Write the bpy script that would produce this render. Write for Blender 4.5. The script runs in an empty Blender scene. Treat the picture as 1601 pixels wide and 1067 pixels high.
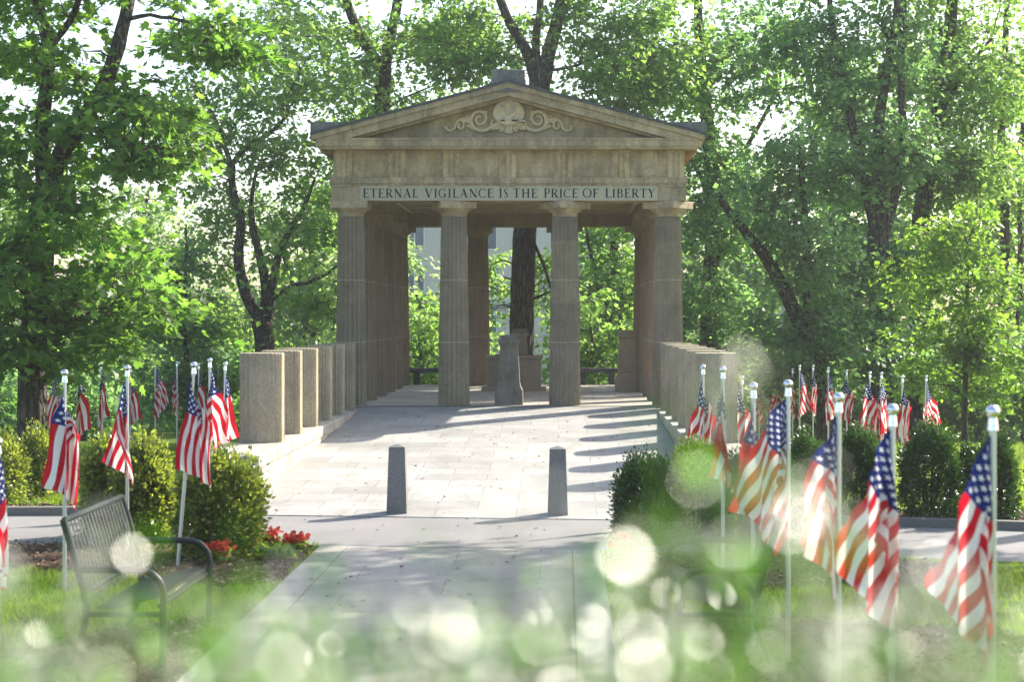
import bpy, math, random
import numpy as np
from math import radians as R, sin, cos, pi, atan2, sqrt

scene = bpy.context.scene
# ------------------------------------------------------------------ camera, sky, sun, exposure
F = 2712.0                       # focal length in photo pixels (photo 1601 x 1067)
CX, EZ = 1.38, 2.6               # eye position (x, z); y = 0
VX, VY = 880.0, 494.0            # vanishing point of the temple axis in the photo
cam_d = bpy.data.cameras.new('camera'); cam = bpy.data.objects.new('camera', cam_d)
scene.collection.objects.link(cam); scene.camera = cam
cam.location = (CX, 0, EZ); cam.rotation_euler = (R(90), 0, 0)
cam_d.sensor_width = 36; cam_d.lens = F / 1601 * 36
cam_d.shift_x = -(VX - 800.5) / 1601; cam_d.shift_y = (VY - 533.5) / 1601
cam_d.clip_start = .05; cam_d.clip_end = 2000
cam_d.dof.use_dof = True; cam_d.dof.focus_distance = 44.0; cam_d.dof.aperture_fstop = 2.2

SUN_AZ, SUN_EL = R(49), R(35)    # azimuth measured from +Y towards +X
world = bpy.data.worlds.new('World'); scene.world = world; world.use_nodes = True
wn = world.node_tree
sky = wn.nodes.new('ShaderNodeTexSky'); sky.sky_type = 'NISHITA'; sky.sun_disc = False
sky.sun_elevation = SUN_EL; sky.sun_rotation = SUN_AZ; sky.dust_density = 2.2; sky.air_density = 1.0
wn.links.new(sky.outputs[0], wn.nodes['Background'].inputs[0])
wn.nodes['Background'].inputs[1].default_value = .15
sun_d = bpy.data.lights.new('sun', 'SUN'); sun_d.energy = 5.0; sun_d.angle = R(.55); sun_d.color = (1, .93, .80)
sun = bpy.data.objects.new('sun', sun_d); scene.collection.objects.link(sun)
sun.rotation_euler = (R(90) - SUN_EL, 0, pi - SUN_AZ)
sun.location = (30, 30, 40)
scene.view_settings.view_transform = 'Standard'; scene.view_settings.look = 'None'
scene.view_settings.exposure = 1.33; scene.view_settings.gamma = 1.0
cy = scene.cycles
cy.max_bounces = 7; cy.diffuse_bounces = 4; cy.glossy_bounces = 2; cy.transmission_bounces = 4
cy.sample_clamp_indirect = 6; cy.use_denoising = True; cy.caustics_reflective = False; cy.caustics_refractive = False

def PX(px, Y): return CX + (px - VX) * Y / F
def PZ(py, Y): return EZ + (VY - py) * Y / F
def G(x, y):                     # height of the natural ground
    return np.interp(y, [-50, 28, 29, 37, 52, 75, 110, 400], [-.57, -.57, -.62, -1.08, -1.5, -2.3, -3.2, -3.2])
def ramp_z(y): return .30 - .05 * (44.5 - y)

rng = np.random.default_rng(7); random.seed(7)
COL = scene.collection
SM = 1.0

# ------------------------------------------------------------------ materials
class NT:
    def __init__(s, name):
        s.m = bpy.data.materials.new(name); s.m.use_nodes = True
        s.t = s.m.node_tree; s.b = s.t.nodes['Principled BSDF']; s.out = s.t.nodes['Material Output']
        s.tc = None
    def n(s, typ, **kw):
        nd = s.t.nodes.new(typ)
        for k, v in kw.items():
            if hasattr(nd, k): setattr(nd, k, v)
        return nd
    def l(s, a, b): s.t.links.new(a, b)
    def coord(s, which='Object', scale=(1, 1, 1)):
        if s.tc is None: s.tc = s.n('ShaderNodeTexCoord')
        mp = s.n('ShaderNodeMapping'); mp.inputs['Scale'].default_value = scale
        src = s.tc.outputs[which]
        if getattr(s, 'rand', False):
            oi = s.n('ShaderNodeObjectInfo'); va = s.n('ShaderNodeVectorMath'); va.operation = 'ADD'; cb = s.n('ShaderNodeCombineXYZ')
            for k in range(3): s.l(s.math('MULTIPLY', oi.outputs['Random'], (37., 53., 71.)[k]), cb.inputs[k])
            s.l(src, va.inputs[0]); s.l(cb.outputs[0], va.inputs[1]); src = va.outputs[0]
        s.l(src, mp.inputs[0]); return mp.outputs[0]
    def noise(s, scale, detail=4, rough=.6, vec=None, which='Object', stretch=(1, 1, 1)):
        nd = s.n('ShaderNodeTexNoise'); nd.inputs['Scale'].default_value = scale
        nd.inputs['Detail'].default_value = detail; nd.inputs['Roughness'].default_value = rough
        s.l(vec or s.coord(which, stretch), nd.inputs['Vector']); return nd.outputs['Fac']
    def ramp(s, fac, stops):
        nd = s.n('ShaderNodeValToRGB'); cr = nd.color_ramp
        while len(cr.elements) < len(stops): cr.elements.new(.5)
        for e, (p, c) in zip(cr.elements, stops):
            e.position = p; e.color = (c[0], c[1], c[2], 1) if hasattr(c, '__len__') else (c, c, c, 1)
        s.l(fac, nd.inputs[0]); return nd.outputs[0]
    def mix(s, fac, a, b, mode='MIX'):
        nd = s.n('ShaderNodeMix'); nd.data_type = 'RGBA'; nd.blend_type = mode
        for sock, v in ((nd.inputs[0], fac), (nd.inputs[6], a), (nd.inputs[7], b)):
            if hasattr(v, 'is_output'): s.l(v, sock)
            elif hasattr(v, '__len__'): sock.default_value = (*v[:3], 1)
            else: sock.default_value = v
        return nd.outputs[2]
    def math(s, op, a, b=None, c=None):
        nd = s.n('ShaderNodeMath'); nd.operation = op
        for i, v in enumerate((a, b, c)):
            if v is None: continue
            if hasattr(v, 'is_output'): s.l(v, nd.inputs[i])
            else: nd.inputs[i].default_value = v
        return nd.outputs[0]
    def bump(s, h, strength=.3, dist=.02):
        nd = s.n('ShaderNodeBump'); nd.inputs['Strength'].default_value = strength; nd.inputs['Distance'].default_value = dist
        s.l(h, nd.inputs['Height']); s.l(nd.outputs[0], s.b.inputs['Normal'])
    def base(s, c, rough=.8, spec=.3, metal=0):
        if hasattr(c, 'is_output'): s.l(c, s.b.inputs['Base Color'])
        else: s.b.inputs['Base Color'].default_value = (*c, 1)
        s.b.inputs['Roughness'].default_value = rough
        s.b.inputs['Specular IOR Level'].default_value = spec
        s.b.inputs['Metallic'].default_value = metal
        return s.m

def stone(name, a, b, speck=55, streak=True, c2=None, joints=None, sk=1.0, sp_mix=.65):
    t = NT(name); t.rand = True
    big = t.ramp(t.noise(1.1, 6, .65), [(.3, a), (.7, b)])
    sp = t.noise(speck, 3, .8)
    col = t.mix(sp_mix, big, t.ramp(sp, [(.32, .25), (.5, .55), (.66, .95)]), 'OVERLAY')
    if streak:
        st = t.noise(2.6, 5, .7, stretch=(2.2, 2.2, .28))
        col = t.mix(t.ramp(st, [(.42, 0), (.68, .55 * sk)]), col, c2 or tuple(x * .62 for x in a))
    if joints:
        t.rand = joints[0] > 2
        sx_ = t.n('ShaderNodeSeparateXYZ'); t.l(t.coord('Object'), sx_.inputs[0])
        fx = t.math('FLOOR', t.math('DIVIDE', t.math('ADD', sx_.outputs[0], 40.0), joints[0])); fz = t.math('FLOOR', t.math('DIVIDE', t.math('ADD', sx_.outputs[2], 40.03), joints[1]))
        cb = t.n('ShaderNodeCombineXYZ'); t.l(fx, cb.inputs[0]); t.l(fz, cb.inputs[1])
        wnz = t.n('ShaderNodeTexWhiteNoise'); t.l(cb.outputs[0], wnz.inputs['Vector'])
        col = t.mix(.38, col, t.ramp(wnz.outputs['Value'], [(0, (.36, .36, .40)), (1, (.66, .62, .56))]), 'OVERLAY')
    if streak:
        gr = t.noise(1.7, 7, .8, stretch=(1, 1, .7))
        col = t.mix(t.ramp(gr, [(.47, 0), (.62, .6 * sk)]), col, tuple(x * .42 for x in a))
    t.bump(sp, .35, .01)
    return t.base(col, .85, .25)

M = {}
M['stone'] = stone('brown_concrete', (.37, .285, .18), (.46, .37, .25), c2=(.23, .185, .125), joints=(1.36, .62))
M['column'] = stone('column_aggregate', (.215, .185, .132), (.29, .25, .185), 32, c2=(.12, .11, .09), joints=(4.0, 1.61), sk=.45, sp_mix=.38)
M['trig'] = stone('triglyph_stone', (.44, .33, .195), (.53, .415, .265), c2=(.27, .215, .145))
M['ped'] = stone('dark_pedestal_stone', (.15, .135, .115), (.20, .18, .15), 50, c2=(.09, .085, .075))
M['stub'] = stone('stub_aggregate', (.31, .265, .185), (.38, .33, .24), 40, c2=(.18, .155, .115), sk=.6, sp_mix=.5)
M['warm'] = stone('warm_concrete', (.275, .21, .15), (.34, .265, .19), c2=(.13, .105, .08), sk=.4, sp_mix=.35)
M['plinth'] = stone('plinth_limestone', (.36, .33, .28), (.44, .405, .34), 30, c2=(.24, .21, .17))
M['bollard'] = stone('grey_granite', (.135, .13, .125), (.19, .183, .175), 60, False)
M['ceil'] = stone('ceiling_plaster', (.66, .53, .36), (.74, .60, .42), 30, False)
M['relief'] = stone('relief_stone', (.54, .42, .26), (.60, .47, .31), 40, False)
M['panel'] = stone('pale_panel', (.365, .335, .25), (.425, .39, .295), 40, False)
M['mortar'] = stone('pale_mortar', (.40, .35, .26), (.46, .41, .31), 20, False)
M['cap'] = stone('weathered_cap', (.13, .13, .135), (.22, .215, .20), 25, c2=(.07, .07, .075))
M['slate'] = stone('dark_slate', (.055, .06, .07), (.09, .095, .105), 12, False)
M['brown_slat'] = stone('brown_soffit', (.28, .16, .10), (.34, .20, .13), 30, False)
M['dark'] = NT('dark_letter_paint').base((.012, .013, .018), .6)
M['shade_line'] = NT('painted_shade_line').base((.03, .03, .032), .8)  # near-black colour standing in for the shade at the temple step

def brick_ground(name, w, h, a, b, mortar, ms=.012, offs=.5, rough=.85):
    t = NT(name); v = t.coord('Object')
    br = t.n('ShaderNodeTexBrick'); br.offset = offs
    t.l(v, br.inputs['Vector'])
    br.inputs['Color1'].default_value = (*a, 1); br.inputs['Color2'].default_value = (*b, 1)
    br.inputs['Mortar'].default_value = (*mortar, 1); br.inputs['Scale'].default_value = 1
    br.inputs['Mortar Size'].default_value = ms; br.inputs['Mortar Smooth'].default_value = .3
    br.inputs['Brick Width'].default_value = w; br.inputs['Row Height'].default_value = h
    n1 = t.noise(.7, 6, .7); n2 = t.noise(34, 4, .75)
    col = t.mix(.35, br.outputs[0], t.ramp(n1, [(.3, .3), (.7, .75)]), 'OVERLAY')
    col = t.mix(.4, col, t.ramp(n2, [(.3, .3), (.7, .72)]), 'OVERLAY')
    st = t.noise(2.2, 6, .75, stretch=(1, .45, 1))
    col = t.mix(t.ramp(st, [(.50, 0), (.70, .42)]), col, (.15, .13, .10))
    cr_ = t.noise(.9, 9, .82); col = t.mix(t.ramp(cr_, [(.494, 0), (.5, .35), (.506, 0)]), col, (.12, .11, .10))
    t.bump(n2, .25, .01)
    return t.base(col, rough, .25)
M['ramp'] = brick_ground('ramp_pavers', 1.28, .80, (.255, .248, .235), (.335, .325, .305), (.17, .155, .14), .008)
M['path'] = brick_ground('path_concrete', 2.2, 1.15, (.275, .258, .232), (.33, .312, .28), (.16, .15, .135), .007)
M['floor'] = brick_ground('temple_floor', 1.5, 1.5, (.36, .33, .29), (.40, .37, .32), (.2, .18, .15), .01)
t = NT('asphalt_road'); n1 = t.noise(60, 3, .8); n2 = t.noise(.5, 5, .6)
c = t.mix(.6, t.ramp(n2, [(.3, (.165, .158, .156)), (.7, (.215, .206, .202))]), t.ramp(n1, [(.3, .25), (.7, .8)]), 'OVERLAY')
t.bump(n1, .5, .01); M['asphalt'] = t.base(c, .8, .3)
t = NT('kerb_concrete'); n1 = t.noise(20, 4, .7)
M['kerb'] = t.base(t.ramp(n1, [(.3, (.12, .115, .10)), (.7, (.19, .18, .16))]), .9)

t = NT('lawn_soil'); n1 = t.noise(.35, 5, .6); n2 = t.noise(9, 5, .7)
c = t.mix(.5, t.ramp(n1, [(.3, (.075, .13, .022)), (.7, (.12, .17, .035))]), t.ramp(n2, [(.3, .2), (.7, .8)]), 'OVERLAY')
t.bump(n2, .8, .05); M['lawn'] = t.base(c, .95, .1)
t = NT('mulch'); n1 = t.noise(30, 5, .8)
t.bump(n1, 1, .03); M['mulch'] = t.base(t.ramp(n1, [(.3, (.03, .018, .012)), (.7, (.13, .08, .055))]), .95, .1)
t = NT('mulch_chips'); ge = t.n('ShaderNodeNewGeometry')
M['chips'] = t.base(t.ramp(ge.outputs['Random Per Island'], [(0, (.045, .025, .016)), (.6, (.14, .08, .05)), (1, (.30, .22, .16))]), .8, .3)

def leaf_mat(name, lo, hi, trans=.5, tr_col=None, rough=.45, spec=.4, clump=.6, nsc=.45):
    t = NT(name); ge = t.n('ShaderNodeNewGeometry')
    base = t.ramp(ge.outputs['Random Per Island'], [(0, lo), (1, hi)])
    nz = t.noise(nsc, 3, .6)
    base = t.mix(clump, base, t.ramp(nz, [(.32, .28), (.68, .78)]), 'OVERLAY')
    t.base(base, rough, spec)
    tl = t.n('ShaderNodeBsdfTranslucent')
    k = tr_col or (2.1, 2.3, .75)
    sc = t.n('ShaderNodeMix'); sc.data_type = 'RGBA'; sc.blend_type = 'MULTIPLY'; sc.clamp_result = False
    sc.inputs[0].default_value = 1; sc.inputs[7].default_value = (*k, 1); t.l(base, sc.inputs[6])
    t.l(sc.outputs[2], tl.inputs['Color'])
    mx = t.n('ShaderNodeMixShader'); mx.inputs[0].default_value = trans
    t.l(t.b.outputs[0], mx.inputs[1]); t.l(tl.outputs[0], mx.inputs[2]); t.l(mx.outputs[0], t.out.inputs['Surface'])
    return t.m
M['leaf_a'] = leaf_mat('maple_leaf', (.065, .135, .038), (.14, .225, .062), .6, (2.1, 2.3, .95))
M['leaf_b'] = leaf_mat('oak_leaf', (.095, .175, .062), (.18, .27, .10), .62, (2.1, 2.2, 1.0))
M['leaf_c'] = leaf_mat('deep_green_leaf', (.085, .165, .095), (.175, .28, .14), .6, (2.1, 2.2, 1.05))
M['leaf_y'] = leaf_mat('young_leaf', (.095, .17, .045), (.165, .245, .07), .55)
M['leaf_far'] = leaf_mat('haze_pale_leaf', (.13, .20, .11), (.22, .30, .15), .6, (2., 2.1, 1.2))  # paler, bluer leaf colour that paints in distance haze
M['box'] = leaf_mat('boxwood_leaf', (.055, .095, .022), (.235, .24, .075), .5, rough=.26, spec=.9, nsc=5)
M['box_dark'] = leaf_mat('holly_leaf', (.022, .055, .014), (.055, .11, .024), .2, rough=.3, spec=.6, nsc=2)
M['near_leaf'] = leaf_mat('shrub_leaf', (.025, .08, .01), (.11, .23, .025), .5, (1.7, 2.1, .45), rough=.3, spec=.35, nsc=6)
M['glint_card'] = leaf_mat('glint_reflector', (.08, .14, .03), (.16, .22, .06), .2, rough=.26, spec=.65, nsc=4)  # shiny surface of the added cards that make sun glints
M['grass'] = leaf_mat('grass_blade', (.085, .135, .022), (.19, .235, .05), .5, rough=.5, spec=.3, nsc=.9)
M['petal'] = leaf_mat('red_petal', (.42, .02, .015), (.68, .10, .04), .4, (1.1, 1.3, 1.3), nsc=5)
M['white_petal'] = leaf_mat('white_petal', (.75, .75, .68), (.85, .85, .8), .4, (1, 1, 1), clump=0)
M['stem'] = NT('green_stem').base((.10, .12, .04), .7)

def bark(name, a, b, sc=9):
    t = NT(name)
    v = t.n('ShaderNodeTexVoronoi'); v.inputs['Scale'].default_value = sc
    nz = t.noise(3, 4, .6)
    mp = t.coord('Object', (1, 1, .16))
    vm = t.n('ShaderNodeVectorMath'); vm.operation = 'ADD'; t.l(mp, vm.inputs[0])
    cmb = t.n('ShaderNodeCombineXYZ'); t.l(t.math('MULTIPLY', nz, .25), cmb.inputs[0]); t.l(cmb.outputs[0], vm.inputs[1])
    v.feature = 'DISTANCE_TO_EDGE'; t.l(vm.outputs[0], v.inputs['Vector'])
    h = t.ramp(v.outputs['Distance'], [(0, 0), (.25, 1)])
    n2 = t.noise(6, 5, .7)
    c = t.mix(h, tuple(x * .45 for x in a), t.ramp(n2, [(.3, a), (.7, b)]))
    t.bump(h, 1, .06)
    return t.base(c, .9, .15)
M['bark'] = bark('dark_bark', (.085, .068, .054), (.15, .125, .10))
M['bark_l'] = bark('grey_bark', (.12, .10, .085), (.20, .175, .145), 12)

M['pole'] = NT('pole_aluminium').base((.62, .64, .68), .35, .5, .85)
M['ball'] = NT('silver_ball').base((.72, .72, .74), .12, .5, 1)
M['black_metal'] = NT('black_metal').base((.014, .018, .018), .4, .35, .0)
M['slat_metal'] = NT('dark_green_metal').base((.018, .028, .026), .42, .35, .0)
t = NT('flag_cloth')
uv = t.n('ShaderNodeUVMap'); sep = t.n('ShaderNodeSeparateXYZ'); t.l(uv.outputs[0], sep.inputs[0])
U, V = sep.outputs[0], sep.outputs[1]
red = t.math('LESS_THAN', t.math('MODULO', t.math('MULTIPLY', V, 13.0), 2.0), 1.0)
stripe = t.mix(red, (.82, .80, .77), (.55, .010, .026))
incan = t.math('MULTIPLY', t.math('LESS_THAN', U, .4), t.math('GREATER_THAN', V, 6 / 13))
a_ = t.math('MULTIPLY', U, 30.0); b_ = t.math('MULTIPLY', t.math('SUBTRACT', V, 6 / 13), 130 / 7)
def star(da, db):
    x = t.math('SUBTRACT', t.math('MODULO', t.math('ADD', a_, da), 2.0), 1.0)
    y = t.math('SUBTRACT', t.math('MODULO', t.math('ADD', b_, db), 2.0), 1.0)
    x = t.math('MULTIPLY', x, 1.17)
    r = t.math('SQRT', t.math('ADD', t.math('MULTIPLY', x, x), t.math('MULTIPLY', y, y)))
    th = t.math('ARCTAN2', x, y)
    f = t.math('ABSOLUTE', t.math('SUBTRACT', t.math('MODULO', t.math('ADD', th, 10 * pi + pi / 5), 2 * pi / 5), pi / 5))
    px = t.math('MULTIPLY', r, t.math('COSINE', f)); py = t.math('MULTIPLY', r, t.math('SINE', f))
    ox, (ix, iy) = .66, (.27 * cos(pi / 5), .27 * sin(pi / 5))
    nx, ny = iy, ox - ix
    return t.math('LESS_THAN', t.math('ADD', t.math('MULTIPLY', px, nx), t.math('MULTIPLY', py, ny)), nx * ox)
inside = t.math('MULTIPLY', t.math('MULTIPLY', t.math('GREATER_THAN', a_, 1.05), t.math('LESS_THAN', a_, 10.95)),
                t.math('MULTIPLY', t.math('GREATER_THAN', b_, 1.05), t.math('LESS_THAN', b_, 8.95)))
st = t.math('MAXIMUM', star(0, 0), t.math('MULTIPLY', star(1, 1), inside))
canton = t.mix(st, (.013, .024, .15), (.82, .80, .77))
colr = t.mix(incan, stripe, canton)
t.base(colr, .75, .2)
tl = t.n('ShaderNodeBsdfTranslucent'); t.l(colr, tl.inputs['Color'])
mx = t.n('ShaderNodeMixShader'); mx.inputs[0].default_value = .42
t.l(t.b.outputs[0], mx.inputs[1]); t.l(tl.outputs[0], mx.inputs[2]); t.l(mx.outputs[0], t.out.inputs['Surface'])
M['flag'] = t.m
t = NT('cream_render'); M['cream'] = t.base(t.ramp(t.noise(.5, 4, .6), [(.3, (.50, .46, .42)), (.7, (.58, .54, .50))]), .9)
t = NT('grey_block'); M['grey'] = t.base(t.ramp(t.noise(.6, 4, .6), [(.3, (.34, .34, .38)), (.7, (.42, .42, .46))]), .9)
t = NT('roof_tile'); M['tile'] = t.base(t.ramp(t.noise(3, 4, .6), [(.3, (.16, .16, .19)), (.7, (.24, .24, .27))]), .85)
M['glass'] = NT('window_glass').base((.10, .13, .17), .12, .6)
M['frame'] = NT('white_frame').base((.7, .7, .7), .6)

# ------------------------------------------------------------------ mesh helpers
class MB:
    def __init__(s): s.v, s.f, s.mi = [], [], []
    def add(s, vs, fs, mi=0):
        o = len(s.v); s.v += [tuple(p) for p in vs]; s.f += [tuple(o + i for i in f) for f in fs]; s.mi += [mi] * len(fs); return s
    def box(s, x0, x1, y0, y1, z0, z1, mi=0):
        vs = [(x, y, z) for z in (z0, z1) for y in (y0, y1) for x in (x0, x1)]
        return s.add(vs, [(0, 2, 3, 1), (4, 5, 7, 6), (0, 1, 5, 4), (2, 6, 7, 3), (0, 4, 6, 2), (1, 3, 7, 5)], mi)
    def bev(s, x0, x1, y0, y1, z0, z1, b=.015, mi=0):       # box with softened vertical and top edges
        def ring(i, z): return [(x0 + i + b, y0 + i, z), (x1 - i - b, y0 + i, z), (x1 - i, y0 + i + b, z), (x1 - i, y1 - i - b, z),
                                (x1 - i - b, y1 - i, z), (x0 + i + b, y1 - i, z), (x0 + i, y1 - i - b, z), (x0 + i, y0 + i + b, z)]
        return s.loft([ring(0, z0), ring(0, z1 - b), ring(b, z1)], mi)
    def loft(s, rings, mi=0, caps=True):
        n = len(rings[0]); vs = [p for r in rings for p in r]; fs = []
        for k in range(len(rings) - 1):
            for i in range(n):
                j = (i + 1) % n; fs.append((k * n + i, k * n + j, (k + 1) * n + j, (k + 1) * n + i))
        if caps: fs.append(tuple(reversed(range(n)))); fs.append(tuple((len(rings) - 1) * n + i for i in range(n)))
        return s.add(vs, fs, mi)
    def frust(s, cx, cy, levels, mi=0):                    # levels: (z, half x, half y)
        return s.loft([[(cx - a, cy - b, z), (cx + a, cy - b, z), (cx + a, cy + b, z), (cx - a, cy + b, z)] for z, a, b in levels], mi)
    def prism(s, poly, y0, y1, mi=0):                      # poly in xz, extruded along y
        return s.loft([[(x, y0, z) for x, z in poly], [(x, y1, z) for x, z in poly]], mi)
    def tube(s, pts, rad, n=8, mi=0, caps=True, sq=1.0):
        pts = [np.array(p, float) for p in pts]
        if not hasattr(rad, '__len__'): rad = [rad] * len(pts)
        rings = []; up = np.array((0, 0, 1.)); prev = None
        for i, p in enumerate(pts):
            d = pts[min(i + 1, len(pts) - 1)] - pts[max(i - 1, 0)]; d = d / (np.linalg.norm(d) + 1e-9)
            if prev is None:
                a = np.cross(d, up)
                if np.linalg.norm(a) < .15: a = np.cross(d, (0, 1., 0))
            else: a = prev - d * prev.dot(d)
            a = a / (np.linalg.norm(a) + 1e-9); prev = a; b = np.cross(d, a)
            rings.append([p + rad[i] * (cos(2 * pi * k / n) * a + sq * sin(2 * pi * k / n) * b) for k in range(n)])
        return s.loft(rings, mi, caps)
    def sphere(s, c, r, n=10, mi=0, zs=1):
        return s.loft([[(c[0] + r * sin(pi * k / n) * cos(2 * pi * i / (n * 2)), c[1] + r * sin(pi * k / n) * sin(2 * pi * i / (n * 2)),
                         c[2] - zs * r * cos(pi * k / n)) for i in range(n * 2)] for k in range(1, n)], mi)
    def build(s, name, mats, parent=None, smooth=False, loc=None):
        me = bpy.data.meshes.new(name); me.from_pydata(s.v, [], s.f); me.update()
        mats = mats if isinstance(mats, (list, tuple)) else [mats]
        for m in mats: me.materials.append(m)
        if any(s.mi): me.polygons.foreach_set('material_index', s.mi)
        if smooth:
            me.polygons.foreach_set('use_smooth', [True] * len(me.polygons))
            try: me.set_sharp_from_angle(angle=R(40))
            except Exception: pass
        o = bpy.data.objects.new(name, me); COL.objects.link(o)
        if parent is not None: o.parent = parent
        if loc is not None: o.location = loc
        return o

def tag(o, label=None, cat=None, group=None, kind=None):
    if label: o['label'] = label
    if cat: o['category'] = cat
    if group: o['group'] = group
    if kind: o['kind'] = kind
    return o
def empty(name, loc=(0, 0, 0), rz=0):
    o = bpy.data.objects.new(name, None); COL.objects.link(o); o.location = loc; o.rotation_euler = (0, 0, rz)
    o.empty_display_size = .1; return o
def dup(o, parent=None):
    c = o.copy(); COL.objects.link(c); c.parent = parent
    for ch in list(o.children): dup(ch, c)
    return c

def np_mesh(name, verts, faces, mat, parent=None):         # faces (n,3)
    me = bpy.data.meshes.new(name); nv, nf = len(verts), len(faces)
    me.vertices.add(nv); me.vertices.foreach_set('co', np.asarray(verts, np.float32).ravel())
    me.loops.add(nf * 3); me.loops.foreach_set('vertex_index', np.asarray(faces, np.int32).ravel())
    me.polygons.add(nf); me.polygons.foreach_set('loop_start', np.arange(0, nf * 3, 3, dtype=np.int32))
    me.update(calc_edges=True); me.validate()
    me.materials.append(mat)
    o = bpy.data.objects.new(name, me); COL.objects.link(o)
    if parent is not None: o.parent = parent
    return o

KITE = (np.array([(0, 0, 0), (.5, .42, .10), (0, 1, 0), (-.5, .42, .10)]), np.array([(0, 1, 2), (0, 2, 3)]))
_l = [(.30, .10), (.52, .30), (.28, .42), (.46, .74), (.17, .66)]
MAPLE = (np.array([(0, .42, -.03), (0, 0, 0)] + [(x, y, .06 * x * 2) for x, y in _l] + [(0, 1, 0)] + [(-x, y, .06 * x * 2) for x, y in _l[::-1]]),
         np.array([(0, i, i + 1) for i in range(1, 12)] + [(0, 12, 1)]))
OVAL = (np.array([(0, 0, 0), (.34, .22, .07), (.42, .55, .08), (.20, .86, .04), (0, 1, 0), (-.20, .86, .04), (-.42, .55, .08), (-.34, .22, .07)]),
        np.array([(0, 1, 2), (0, 2, 4), (2, 3, 4), (0, 4, 6), (4, 5, 6), (0, 6, 7)]))
def leaf_arrays(P, D, N, L, W, shape):
    D = D / (np.linalg.norm(D, axis=1, keepdims=True) + 1e-9)
    S = np.cross(D, N); S /= (np.linalg.norm(S, axis=1, keepdims=True) + 1e-9); N = np.cross(S, D)
    sv, sf = shape; k = len(sv)
    V = (P[:, None, :] + sv[None, :, 0, None] * (S * (L * W)[:, None])[:, None, :] + sv[None, :, 1, None] * (D * L[:, None])[:, None, :]
         + sv[None, :, 2, None] * (N * L[:, None])[:, None, :])
    Fc = (np.arange(len(P))[:, None, None] * k + sf[None]).reshape(-1, 3)
    return V.reshape(-1, 3), Fc
def unit(a): return a / (np.linalg.norm(a, axis=-1, keepdims=True) + 1e-9)

# ------------------------------------------------------------------ setting: ground, road, path, ramp
def sheet(name, xs, ys, zf, mat, lift=0):
    X, Yg = np.meshgrid(xs, ys); Z = zf(X, Yg) + lift
    V = np.stack([X, Yg, Z], -1).reshape(-1, 3); nx, ny = len(xs), len(ys)
    i = np.arange(nx - 1)[None] + np.arange(ny - 1)[:, None] * nx; i = i.ravel()
    Fc = np.concatenate([np.stack([i, i + 1, i + nx + 1], 1), np.stack([i, i + nx + 1, i + nx], 1)])
    return tag(np_mesh(name, V, Fc, mat), kind='structure')
ys = np.concatenate([[-60, -10], np.arange(0, 28, 2.), [28, 29, 33, 37, 42, 47, 52, 60, 68, 75, 90, 110, 160, 300, 900]])
sheet('ground', np.array([-900, -200, -60, -30, -15, -8, -4, 0, 4, 8, 15, 30, 60, 200, 900.]), ys, lambda x, y: G(x, y), M['lawn'])
def yc(x): return 25.42 - .115 * x - .0108 * x * x * np.where(np.abs(x) < 12, 1, 12 / np.maximum(np.abs(x), 12))
rx = np.concatenate([[-60, -40, -25], np.arange(-16, 16.1, 1.), [25, 40, 60]])
def ribbon(name, xs, off0, off1, z, mat, h=0, kind='structure'):
    m = MB()
    for a, b in zip(xs[:-1], xs[1:]):
        pass
    ring = [[(x, float(yc(x)) + off0, z - .15), (x, float(yc(x)) + off1, z - .15), (x, float(yc(x)) + off1, z + h), (x, float(yc(x)) + off0, z + h)] for x in xs]
    m.loft(ring); return tag(m.build(name, mat), kind=kind)
ribbon('road', rx, -1.75, 1.75, -.566, M['asphalt'])
kx = np.concatenate([[-60, -40, -25], np.arange(-16, -3.9, 1.)])
ribbon('kerb', kx, 1.75, 1.93, -.566, M['kerb'], .13)
ribbon('kerb', np.concatenate([np.arange(4, 16.1, 1.), [25, 40, 60]]), 1.75, 1.93, -.566, M['kerb'], .13)
# path: slab with pale edge strips and a joint
m = MB(); yp = 23.62
m.loft([[(-1.55, -2, -.7), (1.50, -2, -.7), (1.50, -2, -.548), (-1.55, -2, -.548)], [(-1.55, yp + .05, -.7), (1.50, yp - .3, -.7), (1.50, yp - .3, -.548), (-1.55, yp + .05, -.548)]])
m.loft([[(-1.94, -2, -.7), (-1.562, -2, -.7), (-1.562, -2, -.546), (-1.94, -2, -.546)], [(-1.94, yp + .1, -.7), (-1.562, yp + .05, -.7), (-1.562, yp + .05, -.546), (-1.94, yp + .1, -.546)]])
m.loft([[(1.512, -2, -.7), (1.88, -2, -.7), (1.88, -2, -.546), (1.512, -2, -.546)], [(1.512, yp - .3, -.7), (1.88, yp - .35, -.7), (1.88, yp - .35, -.546), (1.512, yp - .3, -.546)]])
tag(m.build('path', M['path']), kind='structure')
m = MB()
y0 = 27.16
m.add([(-4.1, y0 + .35, -1.6), (3.9, y0 - .55, -1.6), (3.9, y0 - .55, -.552), (-4.1, y0 + .35, -.552),
       (-3.72, 44.22, -1.6), (3.72, 44.22, -1.6), (3.72, 44.22, ramp_z(44.22)), (-3.72, 44.22, ramp_z(44.22)),
       (-3.72, 29.0, ramp_z(29.0)), (3.72, 29.0, ramp_z(29.0)), (-4.1, 29.0, ramp_z(29.0)), (3.9, 29.0, ramp_z(29.0)), (-4.1, 29.0, -1.6), (3.9, 29.0, -1.6)],
      [(2, 3, 10, 8, 9, 11), (8, 7, 6, 9), (0, 1, 2, 3), (4, 5, 6, 7), (3, 0, 12, 10), (1, 2, 11, 13), (8, 7, 4, 12), (9, 6, 5, 13)])
tag(m.build('ramp', M['ramp']), kind='structure')
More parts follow.
